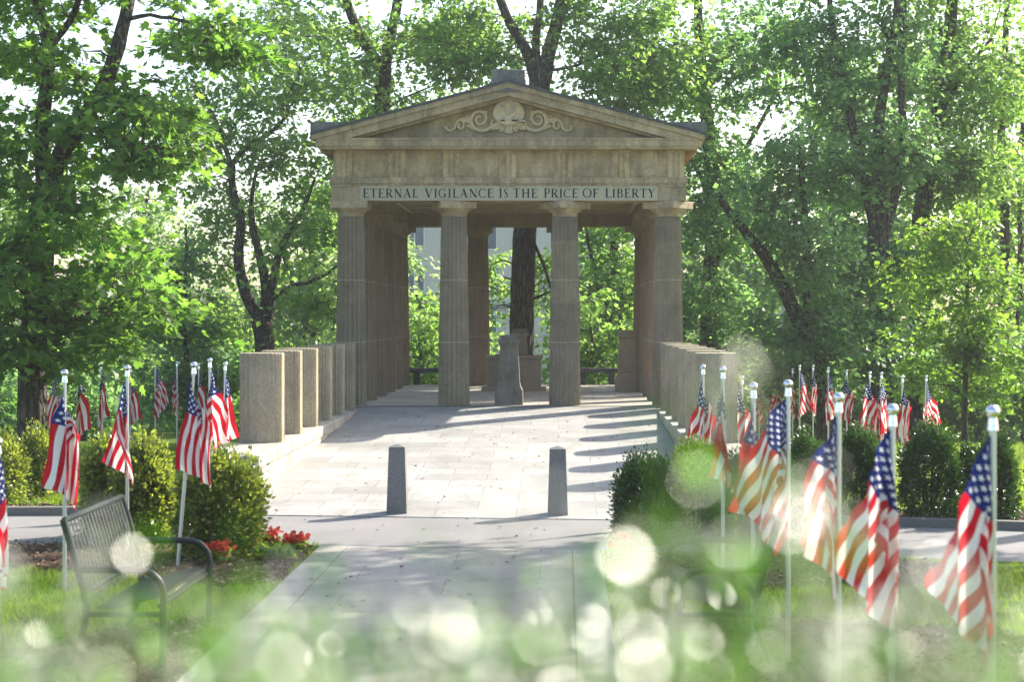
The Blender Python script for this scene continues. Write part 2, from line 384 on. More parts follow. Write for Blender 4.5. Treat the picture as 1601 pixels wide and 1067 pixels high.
# mulch beds
def bed(name, poly, h=.03):
    m = MB(); cx = sum(p[0] for p in poly) / len(poly); cy_ = sum(p[1] for p in poly) / len(poly)
    n = len(poly)
    vs = [(x, y, float(G(x, y)) + .006) for x, y in poly] + [(cx + (x - cx) * .9, cy_ + (y - cy_) * .9, float(G(x, y)) + h) for x, y in poly] + [(cx, cy_, float(G(cx, cy_)) + h + .02)]
    fs = [(i, (i + 1) % n, n + (i + 1) % n, n + i) for i in range(n)] + [(n + i, n + (i + 1) % n, 2 * n) for i in range(n)]
    m.add(vs, fs); return tag(m.build(name, M['mulch']), kind='structure')
beds = [[(-1.98, 23.55), (-1.98, 20.6), (-2.6, 20.2), (-3.6, 21.0), (-5.6, 21.8), (-7.6, 22.5), (-7.9, 23.6), (-5.6, 24.0), (-3.0, 23.85)],
        [(1.92, 23.1), (1.92, 20.3), (2.8, 19.6), (4.6, 20.2), (6.2, 20.4), (6.0, 22.3), (4.0, 22.85)],
        [(-1.98, 18.2), (-1.98, 14.6), (-3.1, 13.4), (-4.6, 13.4), (-4.3, 15.4), (-3.0, 17.6)],
        [(1.95, 18.0), (1.95, 12), (4.2, 12), (6.6, 13.8), (7.4, 15.6), (5.6, 17.4), (3.4, 18.2)]]
far_beds = [[(4.4, 26.95), (4.1, 28.0), (8, 27.9), (13, 27.6), (18, 26.8), (17.9, 25.2), (14, 24.6), (9, 25.5)],
            [(-4.4, 27.9), (-4.6, 29.2), (-9, 29.4), (-14, 29.5), (-14, 27.4), (-9, 27.9)]]
for b in beds + far_beds: bed('flower_bed', b)
def in_poly(x, y, poly):
    c = np.zeros(len(x), bool); n = len(poly)
    for i in range(n):
        (x1, y1), (x2, y2) = poly[i], poly[(i + 1) % n]
        if y1 == y2: continue
        k = ((y1 > y) != (y2 > y)) & (x < (x2 - x1) * (y - y1) / (y2 - y1) + x1); c ^= k
    return c
chv, chf, off = [], [], 0
P = []
for b in beds + far_beds:
    xs_, ys_ = zip(*b); ar = (max(xs_) - min(xs_)) * (max(ys_) - min(ys_)); n = int(ar * 420)
    x = rng.uniform(min(xs_), max(xs_), n); y = rng.uniform(min(ys_), max(ys_), n); k = in_poly(x, y, b)
    P.append(np.stack([x[k], y[k], G(x[k], y[k]) + rng.uniform(.02, .065, k.sum())], 1))
P = np.concatenate(P); n = len(P)
V_, F_ = leaf_arrays(P, unit(rng.normal(0, 1, (n, 3)) * (1, 1, .35)), unit(rng.normal(0, .45, (n, 3)) + (0, 0, 1)), rng.uniform(.03, .085, n), rng.uniform(.4, .7, n), KITE)
tag(np_mesh('bark_mulch', V_, F_, M['chips']), kind='stuff')

n = 420
x = np.concatenate([rng.uniform(-3.4, 3.4, 260), rng.uniform(-1.9, 1.8, 160)]); y = np.concatenate([rng.uniform(23.8, 43.5, 260), rng.uniform(12, 23.4, 160)])
z = np.where(y > 28, ramp_z(y), -.548) + .008
V_, F_ = leaf_arrays(np.stack([x, y, z], 1), unit(rng.normal(0, 1, (n, 3)) * (1, 1, .1)), unit(rng.normal(0, .25, (n, 3)) + (0, 0, 1)), rng.uniform(.03, .085, n), rng.uniform(.4, .8, n), KITE)
tag(np_mesh('leaf_litter', V_, F_, M['chips']), kind='stuff')
# grass
def grass(name, regions, seed, hrange, wid):
    r = np.random.default_rng(seed); Ps, Hs = [], []
    for (xa, xb, ya, yb, dens, hs) in regions:
        n = int((xb - xa) * (yb - ya) * dens); x = r.uniform(xa, xb, n); y = r.uniform(ya, yb, n)
        yy = yc(x)
        k = ~((y > yy - 1.80) & (y < yy + 1.97)) & ~((np.abs(x - 0) < 4.2) & (y > 26.4)) & ~((x > -1.95) & (x < 1.89) & (y < 26)) & ~((np.abs(x) < 4.9) & (y > 28))
        for b in beds + far_beds: k &= ~in_poly(x, y, b)
        patch = np.sin(x * 1.7 + 1.3 * np.sin(y * 1.1)) * np.sin(y * 1.9 + x * .6)
        k &= r.uniform(0, 1, n) < .75 + .35 * patch
        x, y = x[k], y[k]; Ps.append(np.stack([x, y, G(x, y) - .005], 1)); Hs.append(r.uniform(*hrange, len(x)) * hs * (1 + .35 * patch[k]))
    P = np.concatenate(Ps); H = np.concatenate(Hs); n = len(P)
    a = r.uniform(0, 2 * pi, n); lean = r.normal(0, .38, (n, 2)); side = np.stack([np.cos(a), np.sin(a), 0 * a], 1) * (wid * (.7 + .6 * r.random(n)) * np.maximum(1, H / .09))[:, None]
    mid = P + np.stack([lean[:, 0] * H * .35, lean[:, 1] * H * .35, H * .6], 1); tip = P + np.stack([lean[:, 0] * H, lean[:, 1] * H, H], 1)
    V = np.stack([P - side, P + side, mid - side * .75, mid + side * .75, tip], 1).reshape(-1, 3)
    f = np.array([(0, 1, 3), (0, 3, 2), (2, 3, 4)]); Fc = (np.arange(n)[:, None, None] * 5 + f[None]).reshape(-1, 3)
    return tag(np_mesh(name, V, Fc, M['grass']), kind='stuff')
grass('grass', [(-9.5, -1.95, 12.5, 25.6, 900, 1), (1.9, 9.5, 12.0, 25.6, 700, 1), (-14, -4.9, 27, 34, 260, 1.5), (4.9, 15, 26, 34, 300, 1.5),
                (-20, -4.9, 34, 56, 70, 2.2), (4.9, 24, 34, 58, 80, 2.2)], 3, (.04, .10), .0055)

# ------------------------------------------------------------------ ramp side walls with fluted stub columns
def side_wall(sgn, label):
    root = empty('ramp_wall', (sgn * 4.15, 36.6, -1.2)); tag(root, label, 'wall', 'low stone walls flanking the ramp')
    m = MB(); s = -1 if sgn < 0 else 1
    xi, xo = (-3.74, -4.62) if sgn < 0 else (3.74, 4.62); xa, xb = min(xi, xo) - sgn * 4.15, max(xi, xo) - sgn * 4.15
    m.bev(xa, xb, 29.1 - 36.6, 44.12 - 36.6, -.8, .98 + .26, .012)
    m.build('wall_block', M['plinth'], root)
    m = MB(); m.bev(xa - .025, xb + .025, 29.07 - 36.6, 44.1 - 36.6, 1.243, 1.45, .02)
    for yj in (31.5, 33.9, 36.3, 38.7, 41.1): pass
    m.build('coping', M['plinth'], root)
    return root
side_wall(-1, 'pale stone wall along the left edge of the ramp, carrying fluted stubs')
side_wall(1, 'pale stone wall along the right edge of the ramp, carrying fluted stubs')
def stub_mesh():
    m = MB(); n = 192; rings = []
    def ring(sc, z, fl):
        out = []
        for i in range(n):
            a = 2 * pi * i / n; c_, s_ = cos(a), sin(a); e = 2.0 / 3.2
            x = math.copysign(abs(c_) ** e, c_) * .40; y = math.copysign(abs(s_) ** e, s_) * .40
            k = sc - fl * .07 * abs(sin(a * 12)) ** .7
            out.append((x * k, y * k, z))
        return out
    m.loft([ring(1, 0, 1), ring(1, 1.0, 1), ring(1, 1.60, 1), ring(1, 1.63, .9), ring(.97, 1.655, .3)])
    return m
stub = stub_mesh().build('stub_column', M['stub'], None, smooth=True)
SY = [32.37, 34.62, 36.87, 39.1, 41.35, 43.45]
wl = ['first and nearest stub of the {} row, beside the {}', 'second fluted stub from the front of the {} row', 'third fluted stub from the front of the {} row',
      'third fluted stub from the temple in the {} row', 'second fluted stub from the temple in the {} row', 'last fluted stub of the {} row, touching the temple corner column']
for s_, side in ((-1, 'left'), (1, 'right')):
    for i, y in enumerate(SY):
        o = stub if (s_ < 0 and i == 0) else dup(stub)
        o.location = (s_ * 4.23, y, .252)
        if s_ > 0: o.rotation_euler[2] = pi
        tag(o, wl[i].format(side, 'flags' if s_ < 0 else 'blurred twigs'), 'stub column', 'short fluted columns along the ramp')

# ------------------------------------------------------------------ temple
T = empty('memorial_temple', (0, 44.6, .3))
tag(T, 'brown stone Doric temple with gabled pediment and carved liberty motto', 'temple')
class TB(MB):
    def build(s, name, mats, parent=None, smooth=False, loc=None):
        if parent is None:
            parent = T
        s.v = [(x, y - 44.6, z - .3) for x, y, z in s.v] if not getattr(s, 'loc', False) else s.v
        return MB.build(s, name, mats, parent, smooth, loc)
m = TB(); m.box(-4.62, 4.62, 44.2, 58.1, -2.6, .292); m.build('stylobate', M['warm'])
m = TB(); m.box(-4.60, 4.60, 44.215, 58.05, .294, .300); m.build('floor_slab', M['floor'])
m = TB(); m.box(-3.72, 3.72, 44.165, 44.198, .20, .298); m.build('step_edge', M['shade_line'])  # strip coloured dark to draw the shade line of the step
# column: shaft with flutes and pale drum joints, capital as a sub-part
def shaft():
    m = MB(); n = 160
    def ring(z, r, fl=1):
        return [((r - fl * .055 * abs(sin(10 * a)) ** .7) * cos(a), (r - fl * .055 * abs(sin(10 * a)) ** .7) * sin(a), z) for a in (2 * pi * i / n + pi / 20 for i in range(n))]
    zs = np.linspace(0, 4.93, 9); rr = [.405 - .075 * (z / 4.93) ** 1.25 for z in zs]
    m.loft([ring(z, r) for z, r in zip(zs, rr)])
    for zj in (1.62, 3.22):
        r = .405 - .075 * (zj / 4.93) ** 1.25 + .003
        m.loft([ring(zj - .009, r), ring(zj + .009, r)], 1, False)
    return m
def capital():
    m = MB(); n = 48
    prof = [(4.84, .322), (4.845, .338), (4.862, .338), (4.866, .330), (4.90, .335), (4.915, .345), (4.925, .338), (4.94, .35), (5.0, .415), (5.035, .452), (5.05, .458)]
    m.loft([[(r * cos(2 * pi * i / n), r * sin(2 * pi * i / n), z) for i in range(n)] for z, r in prof])
    m.bev(-.475, .475, -.475, .475, 5.051, 5.232, .01)
    return m
colx = [-4.07, -1.42, 1.43, 4.08]
col0 = shaft().build('column', [M['column'], M['mortar']], T, smooth=True); capital().build('capital', M['stone'], col0, smooth=True)
spots = [(x, 44.62) for x in colx] + [(x, 44.62 + 12.55) for x in colx] + [(s * 4.07, 44.62 + 12.55 * k / 5) for s in (-1, 1) for k in range(1, 5)]
cw = None
for i, (x, y) in enumerate(spots):
    if i == 0: c_ = col0
    elif i < 4: c_ = dup(col0, T)
    elif i == 4:
        c_ = shaft().build('column', [M['warm'], M['mortar']], T, smooth=True); capital().build('capital', M['warm'], c_, smooth=True); cw = c_
    else: c_ = dup(cw, T)
    c_.location = (x, y - 44.6, 0); c_.rotation_euler = (0, 0, i * .1571 * 2)
# architrave
YF = 44.17; YB = 57.62
zA, zB = 5.534, PZ(287, YF)
m = TB()
m.box(-4.52, 4.52, YF, 45.07, zA, zB)
for x in (-4.07, 4.08): m.box(x - .006, x + .006, YF - .002, YF, zA + .02, zB - .02, 1)
m.build('architrave', [M['stone'], M['mortar']])
m = TB(); m.box(-4.52, -3.62, 45.072, 56.72, zA, zB); m.box(3.62, 4.52, 45.072, 56.72, zA, zB); m.box(-4.52, 4.52, 56.722, YB, zA, zB); m.build('architrave', M['warm'])
m = TB(); m.box(-3.62, 3.62, 45.072, 56.72, 6.03, 6.10); m.build('ceiling_panel', M['ceil'])
m = TB(); m.box(-3.61, 3.61, 56.60, 56.718, 5.97, 6.027); m.box(-3.61, -3.5, 45.08, 56.59, 5.95, 6.027); m.box(3.5, 3.61, 45.08, 56.59, 5.95, 6.027); m.build('crown_moulding', M['ceil'])
# taenia + regulae
zT1 = PZ(277.5, YF)
m = TB(); m.box(-4.56, 4.56, YF - .045, YB + .04, zB + .001, zT1)
tx = [PX(p, YF) for p in (537, 620, 706, 794, 882, 971, 1057)]
for k, x in enumerate(tx):
    m.box(x - .21, x + .21, YF - .03, YF + .01, zB - .085, zB - .001)
for k in range(13):
    x = -4.2 + k * .70; m.box(x - .007, x + .007, YF - .0475, YF - .045, zB + .004, zT1 - .004, 1)
m.build('taenia', [M['stone'], M['mortar']])
zF1 = PZ(233, YF - .3)
m = TB(); m.box(-4.47, 4.47, YF + .03, YB - .03, zT1 + .001, zF1); fr = m.build('frieze', M['stone'])
for side in (0, 1, -1):
    lst = tx if side == 0 else [44.4 + 13.0 * k / 9 for k in range(1, 10)]
    for x in lst:
        m = TB(); w = .215; prof = [(-w, -.05), (-w + .05, -.062), (-.10, -.062), (-.07, -.035), (-.04, -.062), (.04, -.062), (.07, -.035), (.10, -.062), (w - .05, -.062), (w, -.05), (w, .01), (-w, .01)]
        zt = zF1 - .075
        def mp(p, z):
            if side == 0: return (x + p[0], YF + .03 + p[1], z)
            return (side * (4.47 - p[1]), x - side * -p[0], z)
        m.loft([[mp(p, zT1 + .002) for p in prof], [mp(p, zt) for p in prof]])
        pb = [(-w - .01, -.075), (w + .01, -.075), (w + .01, .01), (-w - .01, .01)]
        m.loft([[mp(p, zt + .001) for p in pb], [mp(p, zF1 - .001) for p in pb]])
        m.v = [(a, b - 44.6, c - .3) for a, b, c in m.v]; MB.build(m, 'triglyph', M['trig'], fr)
# horizontal cornice
YC = 43.78
zC1 = PZ(215.5, YC)
m = TB(); zf = zF1 + .001
prof = [(zf, 0.0), (zf + .06, .02), (zf + .07, .045), (zC1 - .05, .045), (zC1 - .045, .065), (zC1, .065)]
hx = 4.80
m.loft([[(-hx - o, YC - o + .04, z), (hx + o, YC - o + .04, z), (hx + o, YB + .42 + o, z), (-hx - o, YB + .42 + o, z)] for z, o in prof])
# thin pale joints across the cornice
for p in (559, 620, 706, 794, 882, 971, 1032):
    x = PX(p, YC); m.box(x - .008, x + .008, YC - .035, YC, zf + .07, zC1 - .05, 1)
m.build('cornice', [M['stone'], M['mortar']])
for s_ in (-1, 1):
    m = TB(); xa, xb = sorted((s_ * 4.49, s_ * 4.76)); poly = [(YF + .05, zf - .003)]
    for k in range(34):
        y = YF + .12 + k * .40; poly += [(y, zf - .012), (y, zf - .075), (y + .26, zf - .075), (y + .26, zf - .012)]
    poly += [(YF + 13.6, zf - .003)]
    m.loft([[(xa, y, z) for y, z in poly], [(xb, y, z) for y, z in poly]]); m.build('soffit', M['brown_slat'])
# pediment
zAp = PZ(127, YC); xE = 4.96; zE = PZ(209, YC)
zIn = PZ(151, YC + .1); sl = (zAp - zE) / xE
th = zAp - zIn
m = TB()
def rake(s_, dz0, dz1, yfront, yback, xs=(0, xE), mi=0):
    pts = [(xs[0] * s_, zAp - sl * xs[0] - dz1), (xs[1] * s_, zAp - sl * xs[1] - dz1), (xs[1] * s_, zAp - sl * xs[1] - dz0), (xs[0] * s_, zAp - sl * xs[0] - dz0)]
    m.prism(pts if s_ > 0 else pts[::-1], yfront, yback, mi)
for s_ in (-1, 1):
    g = .0015
    rake(s_, .03, th * .42, YC - .06, 44.4, (g, xE))
    rake(s_, th * .42 + .001, th * .95, YC, 44.4, (g, 4.86))
    rake(s_, th * .95 + .001, th * 1.12, YC + .18, 44.4, (g, 4.2), 0)
    for xj in (1.0, 2.05, 3.3):
        x0, z0 = xj * s_, zAp - sl * xj
        sx = s_ * .07
        m.add([(x0 - .009, YC - .063, z0 - .04), (x0 + .009, YC - .063, z0 - .04), (x0 + .009 + sx * .45, YC - .063, z0 - th * .42), (x0 - .009 + sx * .45, YC - .063, z0 - th * .42)], [(0, 1, 2, 3)], 1)
        m.add([(x0 - .009 + sx * .45, YC - .003, z0 - th * .43), (x0 + .009 + sx * .45, YC - .003, z0 - th * .43), (x0 + .009 + sx, YC - .003, z0 - th * .96), (x0 - .009 + sx, YC - .003, z0 - th * .96)], [(0, 1, 2, 3)], 1)
m.build('raking_cornice', [M['stone'], M['mortar']])
m = TB()
m.prism([(-4.75, zC1 + .001), (4.75, zC1 + .001), (4.6, zC1 + .03), (0, zAp - .12), (-4.6, zC1 + .03)], 44.25, 44.9)
for x in (-2.0, -1.05, 1.05, 2.0): m.box(x - .008, x + .008, 44.244, 44.26, zC1 + .05, zAp - sl * abs(x) - .52, 1)
tym = m.build('tympanum', [M['stone'], M['mortar']])
m = TB()
for s_ in (-1, 1):
    pts = [(0, zAp - .028), (s_ * (xE + .03), zAp - sl * (xE + .03) - .028), (s_ * (xE + .03), zAp - sl * (xE + .03) + .035), (0, zAp + .035)]
    m.prism(pts if s_ > 0 else pts[::-1], YC - .10, YB + .5)
m.prism([(-4.7, zC1 + .002), (4.7, zC1 + .002), (0, zAp - .1)], YB - .6, YB + .2)
m.build('roof', M['slate'])
zc = PZ(190.5, YC)
for s_ in (-1, 1):
    m = TB(); xi = 3.98 if s_ < 0 else 4.06
    pts = [(s_ * xi, zAp - sl * xi - .05), (s_ * 4.99, zAp - sl * 4.99 - .1), (s_ * 4.99, zc), (s_ * xi, zc - .0)]
    m.prism(pts if s_ > 0 else pts[::-1], YC - .04, YC + .9); m.build('corner_acroterion', M['cap'])
m = TB(); m.bev(-.42, .42, YC - .02, YC + .75, zAp - .25, PZ(108.5, YC), .02); m.box(-.44, .44, YC - .05, YC + .78, zAp - .26, zAp + .05); m.build('ridge_acroterion', M['cap'])
# relief on the tympanum
def z6(x, y): return (PX(680 + x / 6.67, 44.25), PZ(130 + y / 6.67, 44.25))
rel = TB(); yr = 44.23
def rt(pts, w0, w1=None, mirror=True, dy=0):
    w1 = w0 if w1 is None else w1
    P3 = [z6(*p) for p in pts]
    Q = []
    for i in range(len(P3) - 1):
        p0, p1, p2, p3 = P3[max(i - 1, 0)], P3[i], P3[i + 1], P3[min(i + 2, len(P3) - 1)]
        for t_ in (0, .33, .66):
            Q.append(tuple(.5 * ((2 * b) + (-a + c) * t_ + (2 * a - 5 * b + 4 * c - d) * t_ ** 2 + (-a + 3 * b - 3 * c + d) * t_ ** 3) for a, b, c, d in zip(p0, p1, p2, p3)))
    Q.append(P3[-1]); k = len(Q)
    xm = z6(770, 0)[0]
    for mir in ((False, True) if mirror else (False,)):
        pts3 = [((2 * xm - x) if mir else x, yr - .035 - dy, z) for x, z in Q]
        rel.tube(pts3, [w0 + (w1 - w0) * i / (k - 1) for i in range(k)], 8)
rt([(112, 450), (118, 478), (140, 494), (180, 492), (208, 465), (218, 420), (250, 388), (285, 392), (303, 425), (295, 465), (270, 478), (246, 462), (248, 436), (264, 430)], .040, .028)
rt([(218, 425), (255, 385), (310, 378), (360, 410), (400, 460), (450, 492), (520, 496), (580, 468), (640, 430), (700, 418), (748, 440)], .045, .05)
rt([(395, 465), (380, 410), (388, 350), (425, 305), (480, 298), (525, 325), (532, 375), (505, 420), (462, 432), (430, 408), (428, 370), (450, 348), (478, 356)], .048, .03)
for q in (((345, 405), (318, 375), (300, 352)), ((352, 395), (335, 360), (325, 335)), ((362, 390), (355, 350), (350, 328)), ((372, 385), (375, 350), (380, 325)), ((330, 415), (300, 395), (285, 385))):
    rt(q, .028, .014)
rt([(500, 300), (535, 300), (548, 310)], .03, .02)
rt([(330, 445), (370, 460), (410, 485)], .04, .03)
rt([(600, 488), (635, 455), (680, 440), (712, 462), (712, 492), (688, 500), (676, 484)], .038, .025)
rt([(630, 485), (670, 465), (700, 480)], .03); rt([(585, 440), (600, 400), (610, 385)], .03, .02)
rt([(740, 520), (745, 480), (738, 440), (750, 400)], .04, .03); rt([(770, 530), (770, 470), (770, 400)], .06, .04, False)
cx_, cz_ = z6(770, 300)
zt_ = z6(770, 158)[1]; zb_ = z6(770, 430)[1]; hw = .40
egg = []
for i in range(40):
    a = 2 * pi * i / 40
    up = sin(a) > 0
    hz = (zt_ - cz_ + .05) if up else (cz_ - zb_)
    egg.append((cx_ + hw * cos(a) * (1 - (.16 * sin(a) if up else 0)), cz_ - .04 + hz * sin(a)))
rel.prism(egg, yr - .13, yr + .03); rel.prism([(cx_ + (x - cx_) * .92, cz_ + (z - cz_) * .92) for x, z in egg], yr - .15, yr - .129)
rel.sphere((cx_, yr - .1, z6(0, 358)[1]), .055, 8)
def bar(a, b, w, d=.15, d0=.12):
    d += .06; d0 += .02; w *= 1.25
    (x0, z0), (x1, z1) = z6(*a), z6(*b); L = sqrt((x1 - x0) ** 2 + (z1 - z0) ** 2); nx, nz = -(z1 - z0) / L * w / 2, (x1 - x0) / L * w / 2
    rel.prism([(x0 - nx, z0 - nz), (x1 - nx, z1 - nz), (x1 + nx, z1 + nz), (x0 + nx, z0 + nz)], yr - d, yr - d0, 1)
bar((770, 178), (700, 250), .03); bar((770, 178), (840, 250), .03)            # compasses
bar((690, 250), (770, 325), .045, .13); bar((770, 325), (852, 248), .045, .132)   # square
bar((700, 228), (740, 262), .02, .122); bar((840, 228), (800, 262), .02, .122)
for k in range(5): bar((800 + k * 6, 400), (840 + k * 24, 338 + k * 16), .03, .12)
for k in range(4): bar((738 - k * 6, 400), (700 - k * 20, 350 + k * 16), .028, .118)
rel_o = rel.build('emblem_relief', [M['relief'], M['mortar']], tym, smooth=True)
# inscription
yp_ = YF - .012
m = TB(); m.box(PX(563, yp_), PX(1028, yp_), yp_, YF + .02, PZ(313.5, yp_), PZ(291, yp_))
for p in (658, 775, 845, 941):
    m.box(PX(p, yp_) - .006, PX(p, yp_) + .006, yp_ - .002, yp_, PZ(313, yp_), PZ(291.5, yp_), 1)
pan = m.build('inscription_panel', [M['panel'], M['mortar']])
def arc(cx, cy, rx, ry, a0, a1, n=14, wt=.14, wn=.055):
    out = []
    for i in range(n + 1):
        a = R(a0 + (a1 - a0) * i / n); w = wn + (wt - wn) * abs(cos(a)) ** 1.5
        out.append((cx + rx * cos(a), cy + ry * sin(a), w))
    return out
K, H = .165, .07
def L(*p): return [(x, y, w) for x, y, w in p]
def stem(x, y0=0, y1=1, w=K): return [L((x, y0, w), (x, y1, w)), L((x - .15, y0 + .022, .045), (x + .15, y0 + .022, .045)), L((x - .15, y1 - .022, .045), (x + .15, y1 - .022, .045))]
GL = {
 'I': (stem(.2), .4), 'E': (stem(.2) + [L((.2, .975, H), (.66, .975, H)), L((.65, 1.0, .04), (.67, .82, .03)), L((.2, .51, H), (.52, .51, H)), L((.53, .6, .035), (.53, .42, .035)), L((.2, .025, H), (.68, .025, H)), L((.68, 0, .04), (.72, .2, .03))], .74),
 'F': (stem(.2) + [L((.2, .975, H), (.64, .975, H)), L((.64, 1.0, .04), (.66, .82, .03)), L((.2, .51, H), (.5, .51, H)), L((.51, .6, .035), (.51, .42, .035))], .68),
 'T': (stem(.4) + [L((.05, .975, H), (.75, .975, H)), L((.05, 1, .04), (.03, .80, .03)), L((.75, 1, .04), (.77, .80, .03))], .8),
 'L': (stem(.2) + [L((.2, .025, H), (.66, .025, H)), L((.66, 0, .04), (.70, .22, .03))], .7),
 'H': (stem(.2) + stem(.75) + [L((.2, .51, H), (.75, .51, H))], .95),
 'N': ([L((.18, 0, .06), (.18, 1, .06)), L((.05, .022, .045), (.31, .022, .045)), L((.02, .978, .045), (.25, .978, .045)), L((.16, .98, K), (.78, .02, K)), L((.80, 0, .06), (.80, 1, .06)), L((.67, .978, .045), (.93, .978, .045))], .95),
 'A': ([L((.45, .98, .055), (.14, 0, .055)), L((.44, 1.0, K), (.76, 0, K + .01)), L((.24, .33, H), (.66, .33, H)), L((.02, .022, .045), (.27, .022, .045)), L((.6, .022, .045), (.92, .022, .045))], .92),
 'V': ([L((.14, 1, K), (.46, .02, K)), L((.47, 0, .055), (.78, 1, .055)), L((0, .978, .045), (.30, .978, .045)), L((.65, .978, .045), (.9, .978, .045))], .9),
 'Y': ([L((.14, 1, K), (.43, .46, K)), L((.43, .46, .055), (.70, 1, .055)), L((.42, .5, K), (.42, 0, K)), L((.27, .022, .045), (.57, .022, .045)), L((0, .978, .045), (.28, .978, .045)), L((.58, .978, .045), (.82, .978, .045))], .82),
 'R': (stem(.2) + [[(.2, .975, H)] + arc(.42, .74, .22, .235, 90, -90) + [(.2, .505, H)], L((.40, .5, K), (.74, .02, K)), L((.66, .022, .045), (.86, .022, .045))], .86),
 'P': (stem(.2) + [[(.2, .975, H)] + arc(.42, .72, .22, .255, 90, -90) + [(.2, .465, H)]], .72),
 'B': (stem(.2) + [[(.2, .975, H)] + arc(.40, .76, .20, .215, 90, -90) + [(.2, .545, H)], [(.2, .54, H)] + arc(.42, .285, .24, .26, 90, -90) + [(.2, .025, H)]], .78),
 'C': ([arc(.47, .5, .40, .485, 48, 312, 22), L((.74, .96, .035), (.74, .74, .06)), L((.74, .04, .035), (.75, .2, .04))], .84),
 'G': ([arc(.47, .5, .40, .485, 48, 300, 22), L((.74, .96, .035), (.74, .74, .06)), L((.72, .06, K), (.72, .42, K)), L((.57, .42, .045), (.87, .42, .045))], .92),
 'O': ([arc(.49, .5, .42, .49, 0, 360, 32)], .98),
 'S': ([[(.52, .80, .05), (.50, .93, .05), (.34, .98, .06), (.18, .90, .10), (.15, .74, .13), (.26, .60, .15), (.40, .46, .15), (.50, .32, .13), (.50, .14, .11), (.36, .02, .06), (.18, .04, .05), (.10, .20, .05)]], .64)}
def word(txt, px0, px1, zb, h):
    xs_, x = [], 0
    for ch in txt: xs_.append(x); x += GL[ch][1] + .10
    x -= .10; x0, x1 = PX(px0, yp_), PX(px1, yp_); sx = (x1 - x0) / x
    for i, ch in enumerate(txt):
        hh = h * (1.04 if (i == 0 and txt not in ('ETERNAL',)) else 1.0)
        m = TB(); dep = yp_ - .004
        for li, ln in enumerate(GL[ch][0]):
            dd = dep - .0003 * li
            pts = [((xs_[i] + a) * sx + x0, zb + b * hh, w * hh) for a, b, w in ln]
            Lf, Rt = [], []
            for k in range(len(pts)):
                a, b = pts[max(k - 1, 0)], pts[min(k + 1, len(pts) - 1)]
                dx, dz = b[0] - a[0], b[1] - a[1]; l_ = sqrt(dx * dx + dz * dz) + 1e-9
                nx, nz = -dz / l_ * pts[k][2] / 2, dx / l_ * pts[k][2] / 2
                Lf.append((pts[k][0] + nx, dd, pts[k][1] + nz)); Rt.append((pts[k][0] - nx, dd, pts[k][1] - nz))
            n = len(pts); m.add(Lf + Rt, [(k, k + 1, n + k + 1, n + k) for k in range(n - 1)])
        m.v = [(a, b - 44.6, c - .3) for a, b, c in m.v]; MB.build(m, 'letter', M['dark'], pan)
zb = PZ(309, yp_); hL = 14.0 * yp_ / F
for w_, a, b in (('ETERNAL', 567, 654), ('VIGILANCE', 664, 772), ('IS', 780, 795), ('THE', 802, 841), ('PRICE', 850, 904), ('OF', 911, 936), ('LIBERTY', 946, 1024)): word(w_, a, b, zb, hL)
# pedestals, altar and benches
def pedestal(x, y, h, hw, ztop_w, mat, label):
    root = empty('pedestal', (x, y, .3)); tag(root, label, 'pedestal', 'stone pedestals inside the temple')
    m = MB(); m.frust(0, 0, [(0, hw, hw), (.38, hw * .97, hw * .97), (.40, hw * .93, hw * .93), (.46, hw * .84, hw * .84), (.56, hw * .78, hw * .78)]); m.build('base', mat, root)
    m = MB(); m.frust(0, 0, [(.561, hw * .775, hw * .775), (h - .26, ztop_w * .80, ztop_w * .80)]); m.build('shaft', mat, root)
    m = MB(); m.frust(0, 0, [(h - .259, ztop_w * .84, ztop_w * .84), (h - .2, ztop_w * .98, ztop_w * .98), (h - .19, ztop_w, ztop_w), (h - .11, ztop_w, ztop_w), (h - .10, ztop_w * .85, ztop_w * .85), (h, ztop_w * .80, ztop_w * .80)])
    m.build('cap', mat, root); return root
pedestal(PX(796, 44.95), 44.95, 1.80, .36, .28, M['ped'], 'dark grey tapered pedestal between the two middle front columns')
pedestal(PX(981, 52.6), 52.6, 1.86, .38, .31, M['warm'], 'warm brown tapered pedestal beside the right side columns')
pedestal(PX(813, 56.0), 56.0, 1.88, .34, .28, M['ped'], 'grey pedestal standing behind the altar against the tree trunk')
root = empty('altar', (PX(804, 53.2), 53.2, .3)); tag(root, 'wide brown stone altar block with dark top slab inside the temple', 'altar')
m = MB(); m.bev(-.83, .83, -.4, .4, .0, .98, .02); m.build('body', M['warm'], root)
m = MB(); m.bev(-.88, .88, -.45, .45, .981, 1.09, .02); m.build('cornice', M['warm'], root)
m = MB(); m.bev(-.6, .6, -.3, .3, 1.091, 1.115, .01); m.build('top_slab', M['slate'], root)
m = MB(); m.bev(-.98, .98, -.56, .56, .0, .14, .02); m.build('step', M['warm'], root)
for i, (a, b) in enumerate(((641, 704), (900, 967))):
    Yb = 57.9; xa, xb = PX(a, Yb), PX(b, Yb)
    root = empty('stone_bench', ((xa + xb) / 2, Yb, .3)); hw = (xb - xa) / 2
    tag(root, ('dark stone bench at the back left of the temple floor', 'dark stone bench at the back right of the temple, near the brown pedestal')[i], 'bench', 'stone benches at the rear of the temple')
    m = MB(); m.bev(-hw, hw, -.22, .22, .40, .55, .03); m.build('seat', M['slate'], root)
    for s_ in (-1, 1):
        m = MB(); m.bev(s_ * hw * .68 - .10, s_ * hw * .68 + .10, -.16, .16, 0, .398, .02); m.build('leg', M['slate'], root)
